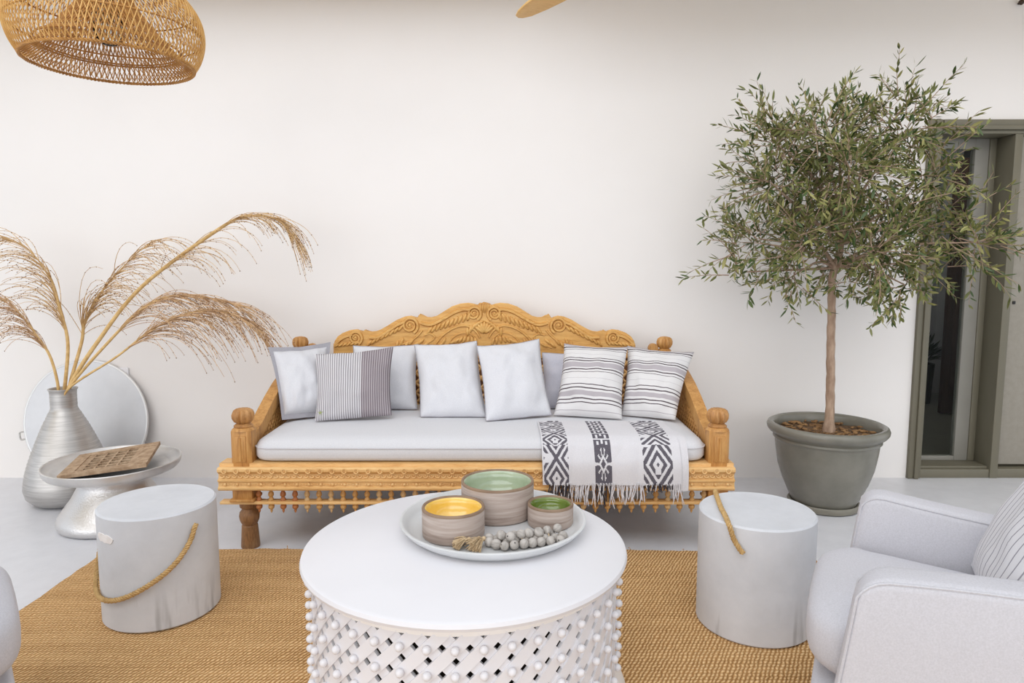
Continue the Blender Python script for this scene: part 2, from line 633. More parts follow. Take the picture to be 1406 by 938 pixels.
bm = NB()
box(bm, -7, 2.302, WALL, WALL + 0.26, 0, 2.75)
box(bm, 2.302, 3.72, WALL, WALL + 0.26, 2.036, 2.75)
box(bm, 3.72, 6.5, WALL, WALL + 0.26, 0, 2.75)
tag(mk('wall_back', bm, M['wall'], smooth=0), kind='structure')

# unseen roof, laid out to shape the light: a strip along the wall, solid behind the camera and to the right, open to the sky between
bm = NB()
box(bm, -7, 5.2, ROOF_EDGE, WALL + 0.26, 2.75, 2.95)
box(bm, -7, 5.2, -2.4, -0.6, 2.75, 2.95)
box(bm, 3.4, 5.2, -0.6, ROOF_EDGE, 2.75, 2.95)
box(bm, 0.35, 3.4, 3.22, ROOF_EDGE, 2.75, 2.95)
box(bm, -7, -3.9, -0.6, ROOF_EDGE, 2.75, 2.95)  # left slab added, out of view, to dim the left of the wall
tag(mk('ceiling', bm, M['ceiling'], smooth=0), kind='structure')
bm = NB()
box(bm, -3.9, 3.4, 2.44, 2.58, 2.75, 2.95)
tag(mk('trim_beam', bm, M['ceiling'], smooth=0), kind='structure')

# the room beyond the glass
bm = NB()
box(bm, 2.2, 5.2, WALL + 0.27, 7.0, -0.12, 0)
tag(mk('floor_inner', bm, simple('inner_floor_concrete', rgb(112, 112, 104), rgb(124, 124, 116), 4, rough=0.3), smooth=0), kind='structure')
bm = NB()
box(bm, 2.0, 5.4, 7.0, 7.2, 0, 2.75)
box(bm, 2.0, 2.2, WALL + 0.27, 7.0, 0, 2.75)
box(bm, 5.2, 5.4, WALL + 0.27, 7.0, 0, 2.75)
tag(mk('wall_inner', bm, M['dark_wall'], smooth=0), kind='structure')
bm = NB()
box(bm, 2.0, 5.4, WALL + 0.27, 7.2, 2.75, 2.9)
tag(mk('ceiling_inner', bm, M['dark_wall'], smooth=0), kind='structure')

# window_1: fixed side light with its stepped frame
W = empty('window_1', (2.56, WALL, 0))
W['kind'] = 'structure'
bm = NB()
for (x0, x1, y0) in ((2.302, 2.334, WALL - 0.022), (2.334, 2.358, WALL - 0.032), (2.358, 2.380, WALL - 0.014)):
    box(bm, x0, x1, y0, WALL + 0.2, 0, 2.036, 0.004)
mk('frame', bm, M['olive'], W)
bm = NB()
for (z0, z1, y0) in ((2.000, 2.034, WALL - 0.022), (1.978, 2.000, WALL - 0.032), (1.958, 1.978, WALL - 0.014)):
    box(bm, 2.3805, 3.72, y0, WALL + 0.2, z0, z1, 0.003)
mk('head_frame', bm, M['olive'], W)
bm = NB()
box(bm, 2.380, 2.785, WALL - 0.006, WALL + 0.2, 0, 0.052, 0.004)
box(bm, 2.380, 2.785, WALL + 0.012, WALL + 0.2, 0.052, 0.066, 0.003)
mk('sill', bm, M['olive'], W)
bm = NB()
box(bm, 2.745, 2.785, WALL + 0.13, WALL + 0.2, 0.066, 1.958, 0.004)
mk('stile', bm, M['olive'], W)
bm = NB()
box(bm, 2.665, 2.745, WALL + 0.135, WALL + 0.18, 0.066, 1.959, 0.004)
box(bm, 2.380, 2.665, WALL + 0.135, WALL + 0.18, 1.90, 1.959, 0.003)
box(bm, 2.380, 2.665, WALL + 0.135, WALL + 0.18, 0.066, 0.092, 0.003)
mk('sash', bm, M['sash'], W)
bm = NB()
box(bm, 2.380, 2.668, WALL + 0.15, WALL + 0.156, 0.09, 1.902)
mk('glass_pane', bm, M['glass'], W, smooth=0)

# door_1: flat grey door beside the side light
D = empty('door_1', (3.2, WALL, 0))
D['kind'] = 'structure'
bm = NB()
box(bm, 2.785, 2.830, WALL - 0.012, WALL + 0.2, 0, 1.958, 0.004)
box(bm, 3.64, 3.72, WALL - 0.012, WALL + 0.2, 0, 1.958, 0.004)
mk('door_frame', bm, M['olive'], D)
bm = NB()
box(bm, 2.832, 3.638, WALL + 0.03, WALL + 0.075, 0.072, 1.950, 0.003)
lf = mk('door_leaf', bm, M['door_leaf'], D)
bm = NB()
box(bm, 2.868, 2.884, WALL + 0.024, WALL + 0.031, 1.014, 1.032, 0.002)
mk('lock', bm, M['black'], lf)
bm = NB()
box(bm, 2.830, 3.64, WALL - 0.006, WALL + 0.2, 0, 0.055, 0.004)
mk('threshold', bm, M['olive'], D)

# ---------------- things seen through the glass
t = thing('open_inner_door', (3.71, 5.6, 0), 'dark brown wooden door seen standing open behind the side light glass', 'door')
bm = NB()
box(bm, 3.58, 3.85, 5.60, 5.65, 0.01, 2.1, 0.006)
mk('leaf', bm, M['inner_door'], t)
bm = NB()
for z0, z1 in ((0.15, 0.95), (1.10, 1.95)):
    box(bm, 3.63, 3.80, 5.588, 5.602, z0, z1, 0.005)
mk('raised_panel', bm, M['inner_door'], t)
t = thing('inner_column', (4.16, 6.7, 0), 'pale grey pier behind the glass between dark planter and brown inner door', 'pier')
bm = NB()
box(bm, 4.08, 4.24, 6.55, 6.85, 0, 2.74, 0.008)
mk('shaft', bm, simple('pale_pier_paint', rgb(170, 170, 176), rgb(178, 178, 184), 2, rough=0.9), t)
t = thing('house_plant', (3.72, 6.15, 0), 'dark leafy plant in a tall black planter standing behind the glass', 'plant')
bm = NB()
lathe(bm, [(0, 0), (0.09, 0), (0.11, 0.36), (0.10, 0.36), (0.09, 0.33), (0, 0.33)], (3.72, 6.15, 0), 24)
mk('planter', bm, M['black'], t)
bm = NB()
for i in range(90):
    a, el = random.uniform(0, 2 * PI), random.uniform(0.25, 1.4)
    L = random.uniform(0.12, 0.36)
    d = Vector((math.cos(a) * math.cos(el), math.sin(a) * math.cos(el), math.sin(el)))
    p0 = Vector((3.72, 6.15, 0.36)) + d * L * 0.5
    s = d.cross(Vector((0, 0, 1))).normalized() * 0.03
    q = [bm.verts.new(p0), bm.verts.new(p0 + d * 0.07 + s), bm.verts.new(p0 + d * 0.16 - Vector((0, 0, 0.02))), bm.verts.new(p0 + d * 0.07 - s)]
    bm.faces.new(q)
mk('foliage', bm, M['house_leaf'], t, smooth=0, kind='stuff')

pl = bpy.data.lights.new('inner_room_fill', 'POINT')  # added fill with no real lamp behind it; brightens things behind the glass
pl.energy = 16
pl.color = (1.0, 0.93, 0.84)
pl.shadow_soft_size = 0.25
po = bpy.data.objects.new('inner_room_fill', pl)
po.location = (3.0, 5.2, 2.45)
COL.objects.link(po)

# outlet box
bm = NB()
box(bm, -2.262, -2.200, WALL - 0.014, WALL - 0.001, 0.585, 0.652, 0.006)
tag(mk('outlet_box', bm, M['plastic']), 'small white outlet box on the wall behind the leaning round tray', 'outlet')
# wall hook
bm = NB()
ball(bm, (2.752, WALL - 0.022, 2.648), 0.014, 12, 8)
tube(bm, [(2.752, WALL - 0.02, 2.648), (2.752, WALL - 0.001, 2.648)], 0.006, 8)
tag(mk('wall_hook', bm, M['dark_brown']), 'tiny dark round hook high on the wall above the grey door', 'hook')

# ------------------------------------------------------------------ rug
bm = NB()
nx, ny = 110, 60
X0, X1, Y0, Y1 = -1.745, 1.265, 0.15, 2.842
grid = []
for j in range(ny + 1):
    row_ = []
    for i in range(nx + 1):
        u, w = i / nx, j / ny
        x = X0 + (X1 - X0) * u
        y = Y0 + (Y1 - 0.012 * math.sin(u * 9) - 0.022 * u + 0.012 - Y0) * w
        if i in (0, nx):
            x += random.uniform(-0.004, 0.004)
        if j == ny:
            y += random.uniform(-0.004, 0.004)
        row_.append(bm.verts.new((x, y, 0.011 + 0.0015 * math.sin(x * 9 + y * 4))))
    grid.append(row_)
for j in range(ny):
    for i in range(nx):
        bm.faces.new((grid[j][i], grid[j][i + 1], grid[j + 1][i + 1], grid[j + 1][i]))
rim = [grid[0][i] for i in range(nx + 1)] + [grid[j][nx] for j in range(1, ny + 1)] + [grid[ny][i] for i in range(nx - 1, -1, -1)] + [grid[j][0] for j in range(ny - 1, 0, -1)]
lowv = [bm.verts.new((v.co.x, v.co.y, 0.0005)) for v in rim]
for i in range(len(rim)):
    j = (i + 1) % len(rim)
    bm.faces.new((rim[i], lowv[i], lowv[j], rim[j]))
rug = thing('jute_rug', (-0.24, 1.5, 0), 'large woven golden jute rug under the round white table', 'rug')
mk('woven_field', bm, M['jute'], rug, smooth=60, recalc=False)
bm = NB()
for s in range(30):   # frayed ends along the far edge and at its loose tuft
    if s < 20:
        p = Vector((-0.77 + random.gauss(0, 0.02), 2.836, 0.012))
    else:
        p = Vector((random.uniform(-1.7, 1.25), 2.829, 0.012))
    d = Vector((random.uniform(-1, 1), random.uniform(0.1, 1), random.uniform(0.05, 0.45))).normalized()
    L = random.uniform(0.012, 0.035)
    tube(bm, [p, p + d * L * 0.5, p + d * L - Vector((0, 0, L * 0.35))], 0.0016, 4)
mk('frayed_ends', bm, M['jute'], rug, kind='stuff')


# ------------------------------------------------------------------ daybed
DB = thing('daybed', (-0.15, 3.28, 0), 'carved golden wooden daybed standing against the white wall behind the table', 'daybed')
FX = (-1.152, 0.881)      # front post x
BX = (-1.154, 0.832)      # back post x
FY, BY = 2.872, 3.70


def turned_leg(x, y):
    b = NB()
    lathe(b, [(0, 0), (0.039, 0), (0.040, 0.006), (0.034, 0.098), (0.030, 0.102), (0.034, 0.108), (0.041, 0.125), (0.043, 0.142),
              (0.040, 0.158), (0.031, 0.170), (0.030, 0.176), (0.038, 0.182), (0.040, 0.192), (0.036, 0.2135), (0, 0.2135)], (x, y, 0), 28)
    return b


for x in FX:
    mk('leg', turned_leg(x, FY + 0.024), M['wood_leg'], DB)
for x in BX:
    mk('leg', turned_leg(x, BY), M['wood_leg'], DB)


def finial_bm(x, y, z, s=1.0):
    b = NB()
    lathe(b, [(0, 0), (0.040 * s, 0), (0.043 * s, 0.008), (0.034 * s, 0.016), (0.028 * s, 0.020)], (x, y, z), 24)
    lathe(b, [(0.024 * s, 0.018), (0.038 * s, 0.026), (0.046 * s, 0.042), (0.047 * s, 0.056), (0.041 * s, 0.072), (0.028 * s, 0.081), (0.010 * s, 0.0845), (0, 0.083)],
          (x, y, z), 44, lobes=10, amp=0.26)
    return b


# front posts
for x in FX:
    b = NB()
    h = 0.043
    ch = 0.012
    oct_ = [(x - h + ch, FY - h), (x + h - ch, FY - h), (x + h, FY - h + ch), (x + h, FY + h - ch), (x + h - ch, FY + h), (x - h + ch, FY + h), (x - h, FY + h - ch), (x - h, FY - h + ch)]
    prism(b, oct_, 'z', 0.376, 0.532, 0.004)
    lathe(b, [(0.050, 0.530), (0.044, 0.538), (0.036, 0.544), (0, 0.544)], (x, FY, 0), 24)
    # incised upright flute panel on the face
    box(b, x - 0.024, x + 0.024, FY - h - 0.004, FY - h + 0.004, 0.398, 0.512, 0.003)
    tube(b, [(x, FY - h - 0.004, 0.405), (x, FY - h - 0.004, 0.505)], 0.006, 6)
    p = mk('post', b, M['wood_z'], DB)
    mk('finial', finial_bm(x, FY, 0.541, 0.93), M['wood_fin'], p)
    b = NB()
    box(b, x - 0.042, x + 0.042, FY - 0.045, FY + 0.045, 0.236, 0.284, 0.003)
    box(b, x - 0.052, x + 0.052, FY - 0.056, FY + 0.05, 0.226, 0.238, 0.003)
    mk('corner_block', b, M['wood_z'], DB)
# back posts
for x in BX:
    b = NB()
    box(b, x - 0.04, x + 0.04, BY - 0.04, BY + 0.04, 0.213, 0.752, 0.008)
    lathe(b, [(0.044, 0.752), (0.04, 0.764), (0.028, 0.772), (0, 0.772)], (x, BY, 0), 24)
    p = mk('post', b, M['wood_z'], DB)
    mk('finial', finial_bm(x, BY, 0.765, 0.86), M['wood_z'], p)

# front rail: stepped moulding
b = NB()
RX0, RX1 = -1.246, 0.944
prof = [(2.86, 0.280), (2.812, 0.280), (2.806, 0.287), (2.806, 0.293), (2.814, 0.297), (2.814, 0.317), (2.806, 0.321), (2.806, 0.327), (2.818, 0.331),
        (2.820, 0.350), (2.812, 0.356), (2.804, 0.364), (2.804, 0.374), (2.812, 0.380), (2.832, 0.380), (2.832, 0.393), (2.915, 0.393), (2.915, 0.280)]
A = [b.verts.new((RX0, y, z)) for y, z in prof]
B = [b.verts.new((RX1, y, z)) for y, z in prof]
b.faces.new(A)
b.faces.new(B[::-1])
for i in range(len(prof)):
    j = (i + 1) % len(prof)
    b.faces.new((A[i], B[i], B[j], A[j]))
rail = mk('front_rail', b, M['wood_x'], DB, smooth=25)
# carved ornament on the rail
b = NB()
n = 43
for i in range(n):
    x = RX0 + 0.03 + i * (RX1 - RX0 - 0.06) / (n - 1)
    st = len(b.verts)
    pts = [(0.0095 * math.cos(a * PI / 5), 0, 0.0095 * math.sin(a * PI / 5)) for a in range(10)]
    tube(b, pts, 0.0036, 5, closed=True)
    xform(b, st, Matrix.Translation((x, 2.803, 0.367)))
    ball(b, (x, 2.805, 0.367), 0.0038, 6, 4)
    for s in (-1, 1):   # scallops: slanted half-moon leaves
        xx = x + s * 0.0127
        st = len(b.verts)
        pts = [(0.011 * math.cos(q), 0, -0.013 * math.sin(q)) for q in [PI * (0.02 + 0.96 * m / 6) for m in range(7)]]
        tube(b, pts, [0.0016, 0.0034, 0.0042, 0.0044, 0.0042, 0.0034, 0.0016], 5)
        xform(b, st, Matrix.Translation((xx, 2.8165, 0.348)))
        ball(b, (xx, 2.819, 0.3435), 0.0055, 6, 4, (1, 0.5, 1))
    ball(b, (x, 2.812, 0.307), 0.0072, 7, 5, (1, 0.9, 1))
    ball(b, (x - 0.0125, 2.813, 0.307), 0.0046, 5, 4, (1.3, 0.9, 0.8))
    ball(b, (x + 0.0125, 2.813, 0.307), 0.0046, 5, 4, (1.3, 0.9, 0.8))
    if i < n - 1:
        ball(b, (x + 0.0253, 2.8138, 0.307), 0.0055, 6, 4, (1.6, 0.7, 0.4))
mk('carved_band', b, M['wood_x'], rail, kind='stuff')
# side and back rails, seat deck
b = NB()
box(b, RX0 + 0.03, RX0 + 0.09, 2.916, BY - 0.042, 0.280, 0.376, 0.004)
mk('side_rail', b, M['wood_z'], DB)
b = NB()
box(b, RX1 - 0.10, RX1 - 0.04, 2.916, BY - 0.042, 0.280, 0.376, 0.004)
mk('side_rail', b, M['wood_z'], DB)
b = NB()
box(b, BX[0] + 0.042, BX[1] - 0.042, BY - 0.03, BY + 0.03, 0.280, 0.376, 0.004)
mk('back_rail', b, M['wood_x'], DB)
b = NB()
box(b, RX0 + 0.092, RX1 - 0.102, 2.917, BY - 0.032, 0.330, 0.372, 0.003)
mk('seat_deck', b, M['wood_dark'], DB)
# lower shelf rail with balusters and drops
b = NB()
box(b, RX0 - 0.004, RX1 + 0.004, 2.826, 2.87, 0.2135, 0.226, 0.003)
mk('baluster_rail', b, M['wood_x'], DB)
srcs = []
for mi, m in enumerate(M['wood_bal']):
    b = NB()
    lathe(b, [(0, 0.0535), (0.008, 0.053), (0.011, 0.050), (0.006, 0.047), (0.005, 0.043), (0.0085, 0.038), (0.0122, 0.030), (0.0122, 0.022), (0.0065, 0.014),
              (0.012, 0.006), (0.012, 0.0), (0.010, -0.015), (0.0085, -0.018), (0.013, -0.022), (0.0138, -0.029), (0.011, -0.036), (0.0045, -0.0405), (0.0058, -0.0445), (0.0045, -0.049), (0.0015, -0.056), (0, -0.0565)],
          (0, 0, 0), 10)
    if mi == 2:
        pass
    me = mk('baluster', b, m, DB, smooth=50, origin=(0, 0, 0))
    srcs.append(me)
nb = 38
seqs = [0, 1, 0, 0, 2, 1, 2, 1, 1, 1, 2, 1, 2, 2, 1, 2]
for i in range(nb):
    x = -1.088 + i * 0.0517
    kx = seqs[i] if i < len(seqs) else random.choice([1, 2, 1, 1])
    inst(srcs[kx], 'baluster', DB, (x, 2.847, 0.2265))
for s in srcs:
    bpy.data.objects.remove(s)

# arms: curved sloping rail over a carved lattice panel
arm_top = [(2.905, 0.490), (2.95, 0.508), (3.02, 0.534), (3.10, 0.574), (3.19, 0.616), (3.30, 0.660), (3.42, 0.696), (3.55, 0.727), (3.662, 0.745)]
for side, xi in ((-1, -1.122), (1, 0.846)):
    xa, xb = (xi - 0.052, xi) if side < 0 else (xi, xi + 0.052)
    b = NB()
    prism(b, arm_top + [(y, z - 0.062) for y, z in reversed(arm_top)], 'x', xa, xb, 0.010, 3)
    mk('arm_rail', b, M['wood_z'], DB, smooth=35)
    b = NB()
    prism(b, [(2.916, 0.378), (3.66, 0.378)] + [(y, z - 0.058) for y, z in reversed(arm_top[1:-1])] + [(2.916, 0.435)], 'x', min(xa, xb) + 0.016, max(xa, xb) - 0.016)
    pn = mk('arm_panel', b, M['wood_z'], DB, smooth=25)
    b = NB()   # carved criss-cross lattice on both faces of the panel

    def topz(y):
        for (y0, z0), (y1, z1) in zip(arm_top, arm_top[1:]):
            if y0 <= y <= y1:
                return z0 + (z1 - z0) * (y - y0) / (y1 - y0) - 0.062
        return 0.44
    for face in (xa + 0.014, xb - 0.014):
        for fam in (-1, 1):
            c = -0.9
            while c < 1.4:
                run = []
                for st in range(60):
                    z = 0.385 + st * 0.006
                    y = 2.93 + c + fam * (z - 0.385) * 0.9
                    if 2.925 < y < 3.65 and z < topz(y) - 0.004:
                        run.append((face, y, z))
                    elif len(run) > 1:
                        break
                if len(run) > 1:
                    tube(b, [run[0], run[-1]], 0.0062, 4)
                c += 0.036
    mk('lattice_carving', b, M['wood_z'], pn, kind='stuff')

# carved back
CXB = -0.150


def sx_(px):
    return CXB + (px - 665) * 0.00395


def sz_(py):
    return 1.036 + (415 - py) * 0.00398


half = [(457, 474), (459, 468), (463, 462), (470, 457), (480, 453.3), (489, 452.2), (495, 454), (497.5, 456.5), (499, 454), (501, 452.6), (504, 455.3), (509, 456.6), (516, 455.8),
        (522, 453.6), (532, 447), (545, 439), (556, 434.6), (564, 433.6), (570, 435.3), (573.5, 438), (575, 433), (577, 430.8), (580, 433.6), (586, 436.6), (592, 436.8),
        (599, 434), (608, 428.5), (620, 421), (632, 417), (643, 416), (651, 417.3), (656, 420), (658, 416.5), (661, 417.4), (663, 415.2), (665, 416)]
outl = half + [(1330 - x, y) for x, y in reversed(half[:-1])]
top_pts = [(sx_(x), sz_(y)) for x, y in outl]
bot = sz_(492)
b = NB()
prism(b, [(top_pts[0][0], bot)] + top_pts + [(top_pts[-1][0], bot)], 'y', 3.685, 3.722, 0.004, 1)
crest = mk('crest_board', b, M['wood_crest'], DB, smooth=25)
FACE = 3.684


def relief(b, pts, r, sides=6):
    """half-buried round moulding following px points on the crest's face"""
    P = smooth_path([(sx_(x), FACE, sz_(y)) for x, y in pts], 5)
    tube(b, P, [r * t for t in ([1] * len(P))] if not callable(r) else [r(i / (len(P) - 1)) for i in range(len(P))], sides)


mirr = [lambda p: p, lambda p: (1330 - p[0], p[1])]
b = NB()
rails = [[(459, 474), (466, 467), (474, 462), (484, 459)],
         [(507, 463), (517, 463), (525, 459.5), (535, 453), (546, 446), (556, 441.5)],
         [(578, 443), (587, 445.5), (594, 445), (602, 441.5), (612, 436), (624, 429), (636, 425), (645, 425)]]
for f in mirr:
    for rr in rails:
        relief(b, [f(p) for p in rr], 0.0105)
    for cx_, cy_, R in ((488, 463.5, 9.5), (563, 446.5, 11.5), (651, 430, 10)):
        sp_ = []
        for i in range(40):
            a = i / 39 * 2 * PI * 2.1
            q = R * (1 - 0.80 * i / 39)
            sp_.append(f((cx_ + q * math.cos(-a + 1.1), cy_ + q * math.sin(-a + 1.1))))
        tube(b, [(sx_(x), FACE, sz_(y)) for x, y in sp_], [0.0100 - 0.005 * i / 39 for i in range(40)], 6)
        c = f((cx_, cy_))
        ball(b, (sx_(c[0]), FACE, sz_(c[1])), 0.010, 10, 6, (1, 0.8, 1))
    # big stems arching from beside the centre
    relief(b, [f(p) for p in [(597, 473), (604, 464), (613, 456), (626, 449), (640, 447), (652, 453), (659, 463)]], 0.007)
    relief(b, [f(p) for p in [(615, 473), (622, 463), (634, 457), (646, 458), (654, 466)]], 0.005)
    relief(b, [f(p) for p in [(504, 479), (524, 477), (545, 474), (562, 469), (573, 461), (580, 453)]], 0.006)
    relief(b, [f(p) for p in [(572, 477), (585, 472), (597, 463), (590, 458), (582, 460)]], 0.0055)
mk('scroll_carving', b, M['wood_crest'], crest, smooth=60, kind='stuff')
b = NB()


def leaf_bump(b, x, y, ang, L, Wd, f):
    c = f((x, y))
    st = len(b.verts)
    ball(b, (0, 0, 0), 1.0, 8, 5, (L * 0.00395 * 0.5, 0.0095, Wd * 0.00395 * 0.5))
    a = ang if f is mirr[0] else PI - ang
    xform(b, st, Matrix.Translation((sx_(c[0]), FACE, sz_(c[1]))) @ Matrix.Rotation(-a, 4, 'Y'))


for f in mirr:
    for i in range(10):   # feathered leaves under each moulding
        leaf_bump(b, 590 + i * 6.0, 453 - i * 2.1, 0.95 + 0.03 * i, 15, 4.5, f)
    for i in range(8):
        leaf_bump(b, 507 + i * 6.2, 471 - i * 3.0, 0.9, 13, 4.2, f)
    for i in range(7):
        leaf_bump(b, 545 + i * 6.5, 473 - (i % 2) * 4, 1.3 - 0.12 * i, 13, 4.5, f)
    for i in range(6):
        leaf_bump(b, 462 + i * 5.5, 474 - i * 0.6, 0.6, 10, 3.6, f)
    for i in range(7):
        leaf_bump(b, 622 + i * 5.2, 469 - 3.5 * math.sin(i * 0.5), 0.5 + 0.22 * i, 12, 4.4, f)
    for i in range(5):
        leaf_bump(b, 658 - i * 4.0, 443 + i * 3.0, 0.4 + 0.3 * i, 14, 4.6, f)
    for i in range(4):
        leaf_bump(b, 600 + i * 3.0, 479 - i * 3.5, 0.2 + 0.3 * i, 13, 4.4, f)
for i in range(7):
    a = -0.9 + 0.3 * i
    leaf_bump(b, 665 + 9 * math.sin(a), 458 - 9 * math.cos(a), PI / 2 - a, 18, 5, mirr[0])
for i in range(5):
    leaf_bump(b, 665 + (i - 2) * 2.6, 423, PI / 2, 16, 2.6, mirr[0])
mk('leaf_carving', b, M['wood_crest'], crest, smooth=60, kind='stuff')
# dark pierced panel under the crest
b = NB()
box(b, BX[0] + 0.042, BX[1] - 0.042, 3.702, 3.722, 0.376, bot + 0.002)
pn = mk('back_panel', b, M['wood_dark'], DB, smooth=0)
b = NB()
for fam in (-1, 1):
    c = -1.6
    while c < 1.3:
        za, zb = 0.40, bot - 0.004
        xa, xb = c, c + fam * (zb - za)
        if fam > 0:
            if xa < BX[0] + 0.05:
                za += BX[0] + 0.05 - xa
                xa = BX[0] + 0.05
            if xb > BX[1] - 0.05:
                zb -= xb - (BX[1] - 0.05)
                xb = BX[1] - 0.05
        else:
            if xb < BX[0] + 0.05:
                zb -= BX[0] + 0.05 - xb
                xb = BX[0] + 0.05
            if xa > BX[1] - 0.05:
                za += xa - (BX[1] - 0.05)
                xa = BX[1] - 0.05
        if zb - za > 0.03:
            tube(b, [(xa, 3.7, za), (xb, 3.7, zb)], 0.008, 4)
        c += 0.055
mk('pierced_lattice', b, M['wood_x'], pn, kind='stuff')
# small scroll ends beside the back posts
for x in (BX[0] + 0.062, BX[1] - 0.062):
    b = NB()
    lathe(b, [(0, -0.018), (0.026, -0.018), (0.028, 0), (0.026, 0.018), (0, 0.018)], (0, 0, 0), 20)
    xform(b, 0, Matrix.Translation((x, 3.703, 0.784)) @ Matrix.Rotation(PI / 2, 4, 'X'))
    box(b, x - 0.022, x + 0.022, 3.688, 3.718, 0.70, 0.775)
    mk('scroll_end', b, M['wood_z'], DB)


# ------------------------------------------------------------------ mattress
MT = thing('mattress', (-0.14, 3.24, 0.393), 'thick white mattress cushion lying on the carved wooden daybed', 'mattress')


def plan(u, inset=0.0):
    """rounded rectangle in plan"""
    x0, x1, y0, y1, r = -1.112 + inset, 0.836 - inset, 2.838 + inset, 3.655 - inset, 0.075 - inset * 0.5
    return x0, x1, y0, y1, r


def rrect(x0, x1, y0, y1, r, k=8):
    out = []
    for cx, cy, a0 in ((x1 - r, y0 + r, -PI / 2), (x1 - r, y1 - r, 0), (x0 + r, y1 - r, PI / 2), (x0 + r, y0 + r, PI)):
        for i in range(k + 1):
            a = a0 + PI / 2 * i / k
            out.append((cx + r * math.cos(a), cy + r * math.sin(a)))
    return out


b = NB()
layers = [(0.028, 0.3945), (0.008, 0.402), (0.0, 0.415), (0.0, 0.452), (0.004, 0.462), (0.014, 0.478), (0.035, 0.489), (0.08, 0.496), (0.16, 0.500), (0.26, 0.502)]
loops = []
for ins, z in layers:
    x0, x1, y0, y1, r = plan(0, ins)
    loops.append([b.verts.new((x, y, z)) for x, y in rrect(x0, x1, y0, y1, max(r, 0.02))])
for a, c in zip(loops, loops[1:]):
    for i in range(len(a)):
        j = (i + 1) % len(a)
        b.faces.new((a[i], a[j], c[j], c[i]))
b.faces.new(loops[0][::-1])
b.faces.new(loops[-1])
ms = mk('mattress_body', b, M['mattress'], MT, smooth=60)
b = NB()
x0, x1, y0, y1, r = plan(0, -0.0005)
tube(b, [(x, y, 0.4555) for x, y in rrect(x0, x1, y0, y1, r)], 0.0032, 6, closed=True)
mk('piping', b, M['piping'], ms)


